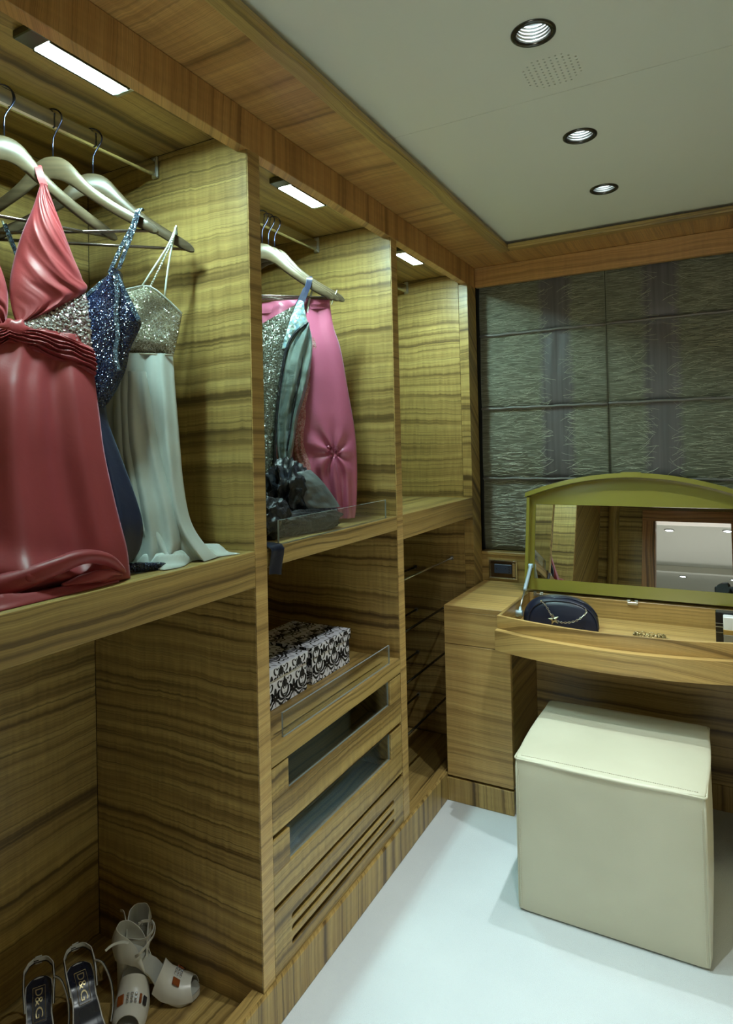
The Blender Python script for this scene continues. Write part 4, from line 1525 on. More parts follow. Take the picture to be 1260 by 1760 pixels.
def roll(name, parent, mat, path, rad, squash=0.7, n=20, m=48, wob=0.15, seed=1.0):
    """soft rolled fold of cloth lying along a path"""
    P = smooth_path(path, m)
    Rr = smooth_path([(r,) for r in rad], m)
    bm = bmesh.new()
    rings = []
    for i in range(m):
        p = Vector(P[i])
        t = (Vector(P[min(i + 1, m - 1)]) - Vector(P[max(i - 1, 0)])).normalized()
        side = t.cross(Vector((0, 0, 1))).normalized()
        up = side.cross(t)
        r = max(0.001, Rr[i][0])
        ring = []
        for k in range(n):
            a = 2 * pi * k / n
            q = r * (1 + wob * sin(3 * a + i * 0.16 + seed) + 0.8 * wob * nz(i * 0.12, a, seed))
            ring.append(bm.verts.new(p + side * cos(a) * q + up * sin(a) * q * squash))
        rings.append(ring)
    for A, B in zip(rings, rings[1:]):
        for k in range(n):
            bm.faces.new((A[k], A[(k + 1) % n], B[(k + 1) % n], B[k]))
    bm.faces.new(rings[0][::-1])
    bm.faces.new(rings[-1])
    return obj(name, bm, mat, parent, True)


def shelf_puddle(name, parent, mat, x0, x1, y0, y1, ridges, nx=28, ny=70, seed=0.0, base=1.1285):
    """gown train lying on the shelf: a draped surface with soft ridges, closed underneath"""
    bm = bmesh.new()
    RP = {id(path): smooth_path(path, 160) for path, _, _ in ridges}
    top, bot = [], []
    for j in range(ny + 1):
        y = y0 + (y1 - y0) * j / ny
        tr, br_ = [], []
        for i in range(nx + 1):
            u = i / nx
            xe = x1(y) if callable(x1) else x1
            x = x0 + (xe - x0) * u
            h = 0.007
            for path, ht, wd in ridges:
                P = RP[id(path)]
                best = min(range(160), key=lambda k: (P[k][0] - x) ** 2 + (P[k][1] - y) ** 2)
                dd = math.hypot(P[best][0] - x, P[best][1] - y)
                k = best / 159
                env = min(1, 5 * (k + 0.02), 5 * (1.02 - k)) if 0 < best < 159 or dd < wd else 0.3
                h = max(h, ht * env * math.exp(-(dd / wd) ** 2) * (P[best][2] if len(P[best]) > 2 else 1) + 0.004)
            h += 0.004 * nz(x * 30, y * 14, seed)
            ed = min(1.0, (1 - u) * 7, j / 5, (ny - j) / 5)
            z = base + max(0.0012, h * ed ** 0.5)
            tr.append(bm.verts.new((x + 0.004 * nz(y * 20, seed) * u * (1 - u), y, z)))
            br_.append(bm.verts.new((x, y, base)))
        top.append(tr)
        bot.append(br_)
    for j in range(ny):
        for i in range(nx):
            bm.faces.new((top[j][i], top[j][i + 1], top[j + 1][i + 1], top[j + 1][i]))
            bm.faces.new((bot[j][i], bot[j + 1][i], bot[j + 1][i + 1], bot[j][i + 1]))
        for i in (0, nx):
            bm.faces.new((top[j][i], top[j + 1][i], bot[j + 1][i], bot[j][i]))
    for j in (0, ny):
        for i in range(nx):
            bm.faces.new((top[j][i], bot[j][i], bot[j][i + 1], top[j][i + 1]))
    return obj(name, bm, mat, parent, 75)


shelf_puddle('train', red, M_REDSATIN, -0.13, lambda y: -0.002 - 0.05 * max(0, (y - 0.83) / 0.04), 0.50, 0.868,
             [([(-0.06, 0.50, 1.0), (-0.030, 0.58, 1.0), (-0.016, 0.65, 0.8), (-0.014, 0.72, 0.6), (-0.016, 0.80, 0.7), (-0.02, 0.85, 0.5)], 0.018, 0.010)], seed=3.0)
roll('hem_fold', red, M_REDSATIN, [(-0.13, 0.50, 1.150), (-0.085, 0.585, 1.150), (-0.050, 0.650, 1.158), (-0.026, 0.705, 1.174), (-0.014, 0.757, 1.186), (-0.012, 0.805, 1.176), (-0.014, 0.838, 1.153), (-0.018, 0.856, 1.140)],
     [0.018, 0.021, 0.021, 0.018, 0.0155, 0.014, 0.011, 0.004], 0.85, wob=0.10, seed=2.0)
roll('hem_fold', red, M_REDSATIN, [(-0.020, 0.725, 1.142), (-0.012, 0.765, 1.146), (-0.010, 0.805, 1.147), (-0.014, 0.842, 1.140)], [0.004, 0.011, 0.012, 0.006], 0.8, wob=0.12, seed=7.0)

# ---- navy gown
navy = thing('evening_gown', 'navy blue sequinned gown with beaded straps behind the red gown', 'dress', (-0.20, 0.94, 1.127), 'gowns in the near bay')
cushion('bodice', navy, M_NAVYSEQ, F_NAVY, NAVY_L, NAVY_R, nu=24, nv=40, bulge=0.030, back=0.03, fold=lambda u, v: 0.005 * nz(u * 5, v * 6, 2.0), label='navy sequinned bodice')
beads('bodice_beads', navy, plain('blue_crystal_bead', (0.09, 0.13, 0.24), 0.1, 0.6, 0.9), F_NAVY, NAVY_L, NAVY_R, 0.031, 300, 8, 0.0016)


def navy_fold(u, v):
    return (0.006 + 0.012 * v) * sin(2 * pi * (2.6 * u + 0.2 * v)) + 0.006 * nz(u * 3, v * 4, 7)


cushion('skirt', navy, M_NAVYSILK, F_NAVY, NAVY_SK_L, NAVY_SK_R, nu=40, nv=50, bulge=lambda v: 0.02 + 0.02 * v, back=0.05, fold=navy_fold, rest=(0.0, 1.1290))
for nm, pts in (('shoulder_strap', NAVY_STRAP), ('shoulder_strap', NAVY_STRAP2)):
    strap(nm, navy, M_NAVYTRIM, F_NAVY, [(pts[0][0] + 0.002, 1.8915, -0.004), (pts[0][0] + 0.001, 1.8930, 0.004), (pts[0][0], 1.886, 0.011)] + pts, 0.0085, 0.002)
strap('shoulder_strap', navy, M_NAVYTRIM, F_NAVY, NAVY_STRAPL, 0.0085, 0.002)
for pts in (NAVY_EDGE1, NAVY_EDGE2, NAVY_EDGE3):
    strap('beaded_trim', navy, M_NAVYTRIM, F_NAVY, pts, 0.009, 0.004, dn=0.012 if pts is not NAVY_EDGE3 else 0.032)
roll('hem_fold', navy, M_NAVYSEQ, [(-0.095, 0.86, 1.137), (-0.055, 0.91, 1.137), (-0.035, 0.95, 1.135), (-0.04, 0.985, 1.134)], [0.008, 0.011, 0.010, 0.006], 0.8)

# ---- ivory gown
ivory = thing('evening_gown', 'ivory chiffon gown with a champagne sequinned bodice, hung nearest the bay side', 'dress', (-0.18, 1.10, 1.127), 'gowns in the near bay')
cushion('bodice', ivory, M_SILVERSEQ, F_CREAM, CREAM_T, CREAM_B, nu=26, nv=40, bulge=0.004, back=0.03, fold=lambda u, v: 0.026 * sin(pi * v) ** 0.7 + 0.004 * nz(u * 5, v * 7, 5.0), label='champagne sequinned bodice')
beads('bodice_beads', ivory, plain('silver_bead', (0.70, 0.74, 0.72), 0.1, 0.7, 0.9), F_CREAM, CREAM_T, CREAM_B, 0.030, 420, 11, 0.0017)
cord('waist_seam', ivory, satin('champagne_piping', (0.30, 0.25, 0.16), 0.45, 0.1), F_CREAM, CREAM_B[1:], 0.0024, dn=0.012)
cord('neck_edge', ivory, M_CREAMCORD, F_CREAM, CREAM_T, 0.0018, dn=0.008)


def ivory_fold(u, v):
    a = 0.006 + 0.016 * v
    return a * (sin(2 * pi * (2.2 * u - 0.15 * v) + 2.2) + 0.35 * sin(2 * pi * 6 * u)) + 0.005 * nz(u * 4, v * 5, 3)


cushion('skirt', ivory, M_CREAM, F_CREAM, CREAM_SK_L, CREAM_SK_R, nu=54, nv=64, bulge=lambda v: 0.016 + 0.012 * v, back=lambda v: 0.03 + 0.06 * v, fold=ivory_fold, rest=(0.008, 1.1290))
cushion('skirt_overlay', ivory, M_CREAM, F_CREAM, CREAM_F_L, CREAM_F_R, nu=40, nv=60, bulge=lambda v: 0.012 + 0.022 * v, back=0.004, dn=0.014,
        fold=lambda u, v: (0.003 + 0.008 * v) * sin(2 * pi * (2.4 * u + 0.3 * v)) + 0.003 * nz(u * 3, v * 6, 8))
shelf_puddle('train', ivory, M_CREAM, -0.12, lambda y: -0.018 + 0.015 * sin(y * 40), 0.950, 1.062,
             [([(-0.10, 0.955), (-0.065, 0.975), (-0.045, 1.01), (-0.05, 1.055)], 0.022, 0.013), ([(-0.06, 0.952), (-0.034, 0.985), (-0.028, 1.02), (-0.034, 1.055)], 0.020, 0.010)], nx=24, ny=44, seed=6.0)
shelf_puddle('train', ivory, M_CREAM, -0.13, lambda y: -0.040 + 0.045 * max(0, (y - 1.06) / 0.1), 1.062, 1.163,
             [([(-0.10, 1.066), (-0.085, 1.10), (-0.055, 1.130), (-0.022, 1.152)], 0.020, 0.011), ([(-0.075, 1.068), (-0.055, 1.10), (-0.03, 1.125)], 0.014, 0.008)], nx=26, ny=40, seed=8.0)
for pts in (CREAM_S1, CREAM_S3):
    cord('shoulder_strap', ivory, M_CREAMCORD, F_CREAM, [(0.1835, 1.882, -0.010), (0.183, 1.894, -0.006), (0.1825, 1.898, 0.002), (0.182, 1.893, 0.009)] + pts[1:], 0.0024)
o = cord('beaded_strap', ivory, M_CREAMCORD, F_CREAM, [(0.181, 1.893, 0.009)] + CREAM_S2[1:], 0.0016)
pp = smooth_path([(0.181, 1.893, 0.009)] + CREAM_S2[1:], 30)
bm = bmesh.new()
for s, z, n in pp:
    c = F_CREAM(s, z, n + 0.001)
    r = bmesh.ops.create_icosphere(bm, subdivisions=1, radius=0.0028, matrix=Matrix.Translation(c))
obj('strap_beads', bm, M_CREAMCORD, ivory, True, kind='stuff')
cord('shoulder_strap', ivory, M_CREAMCORD, F_CREAM, CREAM_SL, 0.0024)

# ---- grey beaded gown in the middle bay
grey = thing('evening_gown', 'pewter grey beaded gown with navy straps and a black ruffled hem in the middle bay', 'dress', (-0.20, 1.66, 1.127), 'gowns in the middle bay')
cushion('beaded_front', grey, M_G1BEAD, F_G1, G1_BEAD_L, G1_BEAD_R, nu=22, nv=50, bulge=0.018, back=0.03, fold=lambda u, v: 0.005 * nz(u * 5, v * 8, 1.0), label='pewter beaded front panel')
beads('front_beads', grey, plain('pewter_bead', (0.22, 0.24, 0.20), 0.2, 0.5), F_G1, G1_BEAD_L, G1_BEAD_R, 0.019, 300, 21, 0.0018)
cushion('lace_yoke', grey, M_G1LACE, F_G1, G1_STRAPPANEL_L, G1_STRAPPANEL_R, nu=12, nv=20, bulge=0.008, back=0.012, dn=0.004, label='pale blue lace yoke')


def taffeta(u, v):
    return 0.010 * sin(2 * pi * (2.2 * u + 0.35 * v) + 1) + 0.008 * nz(u * 4, v * 9, 6) + 0.004 * nz(u * 9, v * 20, 6)


cushion('draped_side', grey, M_G1SATIN, F_G1, G1_DRAPE_L, G1_DRAPE_R, nu=30, nv=60, bulge=0.022, back=0.03, fold=taffeta, label='crinkled pewter taffeta side panel')
for pts in (G1_PIPE1, G1_PIPE2):
    cord('black_piping', grey, M_BLACKSATIN, F_G1, pts, 0.0042 if pts is G1_PIPE1 else 0.003, dn=0.016, n=24)
strap('shoulder_strap', grey, M_NAVYSILK, F_G1, [(0.150, 1.885, -0.010), (0.149, 1.9035, -0.006), (0.147, 1.9085, 0.002), (0.146, 1.901, 0.010)] + G1_STRAP[1:], 0.018, 0.0025)
strap('shoulder_strap', grey, M_NAVYSILK, F_G1, G1_STRAPB, 0.009, 0.002)
cushion('lower_skirt', grey, M_BLACKSATIN, F_G1, G1_LOW_L, G1_LOW_R, nu=16, nv=24, bulge=0.02, back=0.02, fold=lambda u, v: 0.005 * sin(14 * u + 6 * v))


def mound(name, parent, mat, c, r, seed, amp=0.25, freq=3.0, rot=0.0, flat=0.0, label=None, ridge=True):
    """crumpled heap of cloth"""
    bm = bmesh.new()
    bmesh.ops.create_icosphere(bm, subdivisions=5, radius=1.0)
    R3 = Matrix.Rotation(rot, 3, 'Z')
    for v in bm.verts:
        p = v.co.copy()
        q = p * freq + Vector((seed, seed * 1.7, -seed))
        n1 = mnoise.noise(q)
        n2 = mnoise.noise(q * 2.3) + 0.55 * (1 - 2 * abs(mnoise.noise(q * 3.7))) + 0.3 * mnoise.noise(q * 7.0)
        k = 1 + amp * ((1 - 2 * abs(n1)) * 0.8 - 0.3 if ridge else n1) + amp * 0.35 * n2
        w = Vector((p.x * r[0], p.y * r[1], p.z * r[2])) * k
        w = R3 @ w + Vector(c)
        if w.z < flat:
            w.z = flat + 0.0005 * n2
        v.co = w
    return obj(name, bm, mat, parent, 60, label=label)


ZS = 1.1285
mound('ruffled_hem', grey, M_BLACKSATIN, (-0.150, 1.575, 1.215), (0.060, 0.095, 0.105), 1.3, 0.35, 2.4, 0.2, ZS, label='black organza ruffles')
mound('ruffled_hem', grey, M_BLACKSATIN, (-0.066, 1.500, 1.155), (0.040, 0.165, 0.034), 2.7, 0.24, 2.0, -0.20, ZS)
mound('ruffled_hem', grey, M_BLACKSATIN, (-0.095, 1.650, 1.155), (0.038, 0.105, 0.036), 4.1, 0.26, 2.2, 0.10, ZS)
mound('ruffled_hem', grey, M_BLACKSATIN, (-0.085, 1.385, 1.175), (0.045, 0.080, 0.055), 6.0, 0.35, 2.2, 0.0, ZS)
# folded-back grey satin facing lying on the ruffles
FG = Frame(-0.085, 1.575, 58)
cushion('grey_facing', grey, M_GREYSATIN, FG, [(-0.035, 1.293, -0.035), (-0.028, 1.262, -0.01), (-0.016, 1.225, 0.0), (0.000, 1.190, 0.012)],
        [(0.030, 1.300, -0.03), (0.052, 1.272, -0.01), (0.076, 1.238, 0.0), (0.108, 1.188, 0.006)], nu=16, nv=24, bulge=0.012, back=0.006,
        fold=lambda u, v: 0.006 * nz(u * 5, v * 7, 2.5), label='smoke grey satin facing turned back')
# navy tail hanging over the shelf front
bm = bmesh.new()
rows = []
for k in range(15):
    v = k / 14
    if v < 0.3:
        x, z = -0.06 + (v / 0.3) * 0.078, 1.1305 + 0.003 * sin(v * 10)
    else:
        x, z = 0.0185 + 0.004 * sin(v * 5), 1.1305 - (v - 0.3) / 0.7 * 0.066
    rows.append([])
    for i in range(9):
        u = i / 8
        y = 1.2565 + 0.053 * u
        zz = z - (0.010 * u if v > 0.3 else 0) * v + (0.008 * (1 - abs(2 * u - 1)) * max(0, v - 0.8) if v > 0.8 else 0)
        rows[-1].append(bm.verts.new((x + 0.0018 * sin(u * 7 + v * 3) + (0.001 if v >= 0.3 else 0), y, zz)))
for A, B in zip(rows, rows[1:]):
    for i in range(8):
        bm.faces.new((A[i], A[i + 1], B[i + 1], B[i]))
bmesh.ops.solidify(bm, geom=bm.faces[:], thickness=0.0015)
obj('hem_tail', bm, M_NAVYSILK, grey, 60, label='navy tail of the hem hanging over the shelf edge')

# ---- pink lace wrap and pink satin gown
lace = thing('lace_gown', 'pale pink lace gown squeezed between the grey gown and the pink satin gown', 'dress', (-0.19, 1.72, 1.127), 'gowns in the middle bay')
cushion('lace_body', lace, M_PINKLACE, F_G2, G2_L, G2_R, nu=16, nv=40, bulge=0.014, back=0.012, fold=lambda u, v: 0.005 * nz(u * 4, v * 10, 2))
strap('shoulder_strap', lace, M_CREAMCORD, F_G2, [(0.139, 1.878, 0.012), (0.128, 1.845, 0.010), (0.118, 1.80, 0.010), (0.120, 1.745, 0.010), (0.135, 1.716, 0.012)], 0.006, 0.0015)

pink = thing('evening_gown', 'rose pink satin gown with a gathered star of pleats at the knee', 'dress', (-0.15, 1.77, 1.127), 'gowns in the middle bay')


def star_fold(u, v):
    s = -0.05 + 0.29 * u
    z = 1.83 - 0.70 * v
    dx, dz = s - 0.155, z - 1.366
    r = math.hypot(dx, dz)
    th = math.atan2(dz, dx)
    g = math.exp(-r / 0.075)
    d = 0.011 * sin(7 * th + 0.9) * g * min(1, r / 0.012) - 0.016 * math.exp(-(r / 0.018) ** 2)
    low = max(0.0, min(1.0, (v - 0.66) / 0.2))
    d += 0.010 * low * sin(2 * pi * 6.0 * u + 0.4)
    up = max(0.0, 1 - v / 0.55)
    d += 0.007 * up * sin(2 * pi * (3.0 * u + 0.4 * v) + 1.0)
    d += 0.004 * nz(u * 4, v * 8, 3.3)
    return d


cushion('gown_body', pink, M_PINK, F_G3, G3_L, G3_R, nu=72, nv=110, bulge=lambda v: 0.012 + 0.024 * sin(pi * min(1, v)), back=0.04, fold=star_fold)
cushion('waistband', pink, M_PINK, F_G3, G3_BAND_L, G3_BAND_R, nu=30, nv=8, bulge=0.014, back=0.012, dn=0.002, fold=lambda u, v: 0.003 * nz(u * 12, v * 2, 2))
bm = bmesh.new()
bmesh.ops.create_uvsphere(bm, u_segments=10, v_segments=8, radius=0.005, matrix=Matrix.Translation(F_G3(0.155, 1.366, 0.072)))
obj('gather_knot', bm, M_PINK, pink, True)
cord('hanging_loop', pink, M_CREAMCORD, F_G3, [(0.196, 1.868, -0.009), (0.199, 1.876, 0.0), (0.196, 1.868, 0.009), (0.186, 1.845, 0.010), (0.180, 1.828, 0.008)], 0.0016)
cord('hanging_loop', pink, M_CREAMCORD, F_G3, [(0.05, 1.831, -0.004), (0.05, 1.8375, -0.0055), (0.05, 1.8428, 0.0), (0.05, 1.8375, 0.0065), (0.05, 1.831, 0.006)], 0.0016)

# ------------------------------------------------------------------ patterned boxes
M_PAPER = plain('white_box_paper', (0.76, 0.78, 0.88), 0.45)
M_FLOCK = plain('black_flock_print', (0.008, 0.008, 0.010), 0.7)
LEAVES = [([(0.02, -0.12), (0.14, -0.04), (0.20, 0.10), (0.14, 0.22)], 0.060), ([(0.03, -0.16), (0.22, -0.14), (0.34, -0.02), (0.31, 0.12), (0.25, 0.13)], 0.060),
          ([(0.03, -0.20), (0.18, -0.27), (0.31, -0.22), (0.37, -0.12)], 0.050), ([(0.03, 0.10), (0.10, 0.20), (0.10, 0.31), (0.03, 0.36)], 0.042),
          ([(0.02, -0.34), (0.11, -0.40), (0.19, -0.37), (0.20, -0.30)], 0.034), ([(0.24, 0.20), (0.33, 0.25), (0.36, 0.36), (0.28, 0.40)], 0.044),
          ([(0.12, 0.38), (0.20, 0.34), (0.25, 0.40)], 0.030), ([(0.30, -0.34), (0.38, -0.40), (0.40, -0.48)], 0.036)]
CENTRE = [([(0.0, -0.46), (0.0, -0.25), (0.0, 0.06)], 0.022), ([(0.0, 0.16), (0.0, 0.26), (0.0, 0.46)], 0.090), ([(-0.09, -0.02), (0.0, -0.05), (0.09, -0.02)], 0.024)]
BUD = [([(0.0, 0.0), (0.0, 0.10), (0.0, 0.22)], 0.09), ([(0.02, 0.0), (0.12, 0.04), (0.19, 0.13)], 0.065), ([(0.02, -0.02), (0.13, -0.07), (0.22, -0.03)], 0.055),
       ([(0.01, -0.04), (0.07, -0.14), (0.16, -0.19)], 0.05), ([(0.0, -0.05), (0.0, -0.2), (0.0, -0.30)], 0.024)]


def scroll_print(bm, place, w, h, off, tile=(0.088, 0.098)):
    """flat printed scrollwork on one face; place(u, v) gives the point on that face"""
    def leaf(path, wd, cx, cy, flip):
        P = smooth_path([(x * (-1 if flip else 1) * tile[0] + cx, y * tile[1] + cy) for x, y in path], 8)
        prev = None
        for i, (x, y) in enumerate(P):
            a, b = P[max(i - 1, 0)], P[min(i + 1, 7)]
            tx, ty = b[0] - a[0], b[1] - a[1]
            L = math.hypot(tx, ty) or 1
            ww = wd * tile[0] * 0.80 * sin(pi * (0.12 + 0.80 * i / 7)) ** 0.8
            q = []
            for s in (1, -1):
                u = min(max(x - ty / L * ww * s, 0.0006), w - 0.0006)
                v = min(max(y + tx / L * ww * s, 0.0006), h - 0.0006)
                q.append(place(u, v))
            if prev and (q[0] - q[1]).length > 1e-5 and (prev[0] - prev[1]).length > 1e-5 and (q[0] - prev[0]).length > 1e-6 and (q[1] - prev[1]).length > 1e-6:
                bm.faces.new([bm.verts.new(p) for p in (prev[0], prev[1], q[1], q[0])])
            prev = q
    nx, ny = int(w / tile[0]) + 2, int(h / tile[1]) + 2
    for i in range(-1, nx):
        for j in range(-1, ny):
            cx = (i + off[0]) * tile[0] + (tile[0] / 2 if j % 2 else 0)
            cy = (j + off[1]) * tile[1]
            for path, wd in LEAVES:
                for fl_ in (False, True):
                    leaf(path, wd, cx, cy, fl_)
            for path, wd in CENTRE:
                leaf(path, wd, cx, cy, False)
            for k, (path, wd) in enumerate(BUD):
                leaf(path, wd, cx + tile[0] / 2, cy + tile[1] * 0.02, False)
                if 0 < k < 4:
                    leaf(path, wd, cx + tile[0] / 2, cy + tile[1] * 0.02, True)


def patterned_box(y0, y1, xf, xb, label, off):
    z0 = 0.6512
    t = thing('gift_box', label, 'box', ((xf + xb) / 2, (y0 + y1) / 2, z0), 'damask patterned boxes')
    E = 0.0003
    base = obj('box_base', bx(xb + 0.004, xf - 0.004, y0 + 0.004, y1 - 0.004, z0, z0 + 0.088, bev=0.0006), M_PAPER, t)
    bm = bmesh.new()
    scroll_print(bm, lambda u, v: Vector((xf - 0.004 + E, y0 + 0.004 + u, z0 + v)), y1 - y0 - 0.008, 0.080, off)
    scroll_print(bm, lambda u, v: Vector((xb + 0.004 + u, y0 + 0.004 - E, z0 + v)), xf - xb - 0.008, 0.080, off)
    obj('printed_scrolls', bm, M_FLOCK, base, kind='stuff')
    lid_ = obj('box_lid', bx(xb, xf, y0, y1, z0 + 0.080, z0 + 0.112, bev=0.0006), M_PAPER, t)
    bm = bmesh.new()
    scroll_print(bm, lambda u, v: Vector((xf + E, y0 + u, z0 + 0.080 + v)), y1 - y0, 0.032, (off[0] + 0.3, off[1] + 0.6))
    scroll_print(bm, lambda u, v: Vector((xb + u, y0 - E, z0 + 0.080 + v)), xf - xb, 0.032, (off[0] + 0.3, off[1] + 0.6))
    scroll_print(bm, lambda u, v: Vector((xf - v, y0 + u, z0 + 0.112 + E)), y1 - y0, xf - xb, (off[0] + 0.3, off[1] + 0.25))
    obj('printed_scrolls', bm, M_FLOCK, lid_, kind='stuff')


patterned_box(1.385, 1.614, -0.116, -0.345, 'black and white damask box beside the near side panel', (0.25, 0.30))
patterned_box(1.640, 1.872, -0.118, -0.350, 'black and white damask box on the right, farther from the camera', (0.45, 0.42))

# ------------------------------------------------------------------ shoes
SOLE_Z = [(0.0, 0.106), (0.03, 0.105), (0.055, 0.098), (0.085, 0.074), (0.112, 0.043), (0.135, 0.023), (0.158, 0.015), (0.180, 0.0145), (0.200, 0.017)]
SOLE_W = [(0.0, 0.008), (0.006, 0.019), (0.020, 0.0275), (0.045, 0.0285), (0.080, 0.0255), (0.110, 0.0310), (0.140, 0.0385), (0.165, 0.0370), (0.185, 0.0260), (0.196, 0.0140), (0.200, 0.004)]


def lut(tab, x):
    if x <= tab[0][0]:
        return tab[0][1]
    for (a, va), (b, vb) in zip(tab, tab[1:]):
        if x <= b:
            t = (x - a) / (b - a)
            t = t * t * (3 - 2 * t) * 0.5 + t * 0.5
            return va + (vb - va) * t
    return tab[-1][1]


def sole_bm(top=0.0, thick=0.006, front_thick=0.013, grow=0.0):
    bm = bmesh.new()
    rows = []
    n = 44
    for i in range(n + 1):
        x = 0.2 * i / n
        w = lut(SOLE_W, x) + grow
        z = lut(SOLE_Z, x) + top
        th = thick + (front_thick - thick) * max(0, min(1, (x - 0.10) / 0.04))
        th = min(th, z - 0.0005)
        ring = []
        for c in (-1, -0.6, 0, 0.6, 1):
            ring.append(bm.verts.new((x, c * w, z - (0.0015 if abs(c) < 0.9 else 0))))
        for c in (1, 0.6, 0, -0.6, -1):
            ring.append(bm.verts.new((x, c * w * 0.97, z - th)))
        rows.append(ring)
    for A, B in zip(rows, rows[1:]):
        for k in range(10):
            bm.faces.new((A[k], A[(k + 1) % 10], B[(k + 1) % 10], B[k]))
    bm.faces.new(rows[0][::-1])
    bm.faces.new(rows[-1])
    return bm


def sheet_bm(rows, th=0.0016):
    bm = bmesh.new()
    g = [[bm.verts.new(p) for p in r] for r in rows]
    for A, B in zip(g, g[1:]):
        for k in range(len(A) - 1):
            bm.faces.new((A[k], A[k + 1], B[k + 1], B[k]))
    bmesh.ops.recalc_face_normals(bm, faces=bm.faces)
    bmesh.ops.solidify(bm, geom=bm.faces[:], thickness=th)
    return bm


def rim(x_end):
    """plan outline of the back of the sole from one side round the heel to the other"""
    pts = []
    for k in range(15):
        x = x_end * (1 - k / 14) ** 1.5
        pts.append((x, lut(SOLE_W, x)))
    out = [(x, -w) for x, w in pts] + [(x, w) for x, w in pts[::-1]][1:]
    return out


M_CREAMLEA = plain('pale_grey_leather', (0.50, 0.49, 0.43), 0.35, spec=0.5)
M_CREAMINS = plain('pale_insole_leather', (0.38, 0.38, 0.33), 0.5)
M_SOLEDK = plain('shoe_sole_edge', (0.06, 0.05, 0.04), 0.5)
M_AMBER = plain('amber_stone', (0.22, 0.055, 0.012), 0.08, 0.1, 0.9)
M_CRYSTAL = plain('clear_stone', (0.62, 0.66, 0.72), 0.06, 0.75, 0.9)
M_JET = plain('dark_stone', (0.02, 0.02, 0.025), 0.08, 0.2, 0.9)


def place_shoe(t, heel, toe):
    d = Vector((toe[0] - heel[0], toe[1] - heel[1], 0))
    t.location = (heel[0], heel[1], 0.0572)
    t.rotation_euler = (0, 0, math.atan2(d.y, d.x))


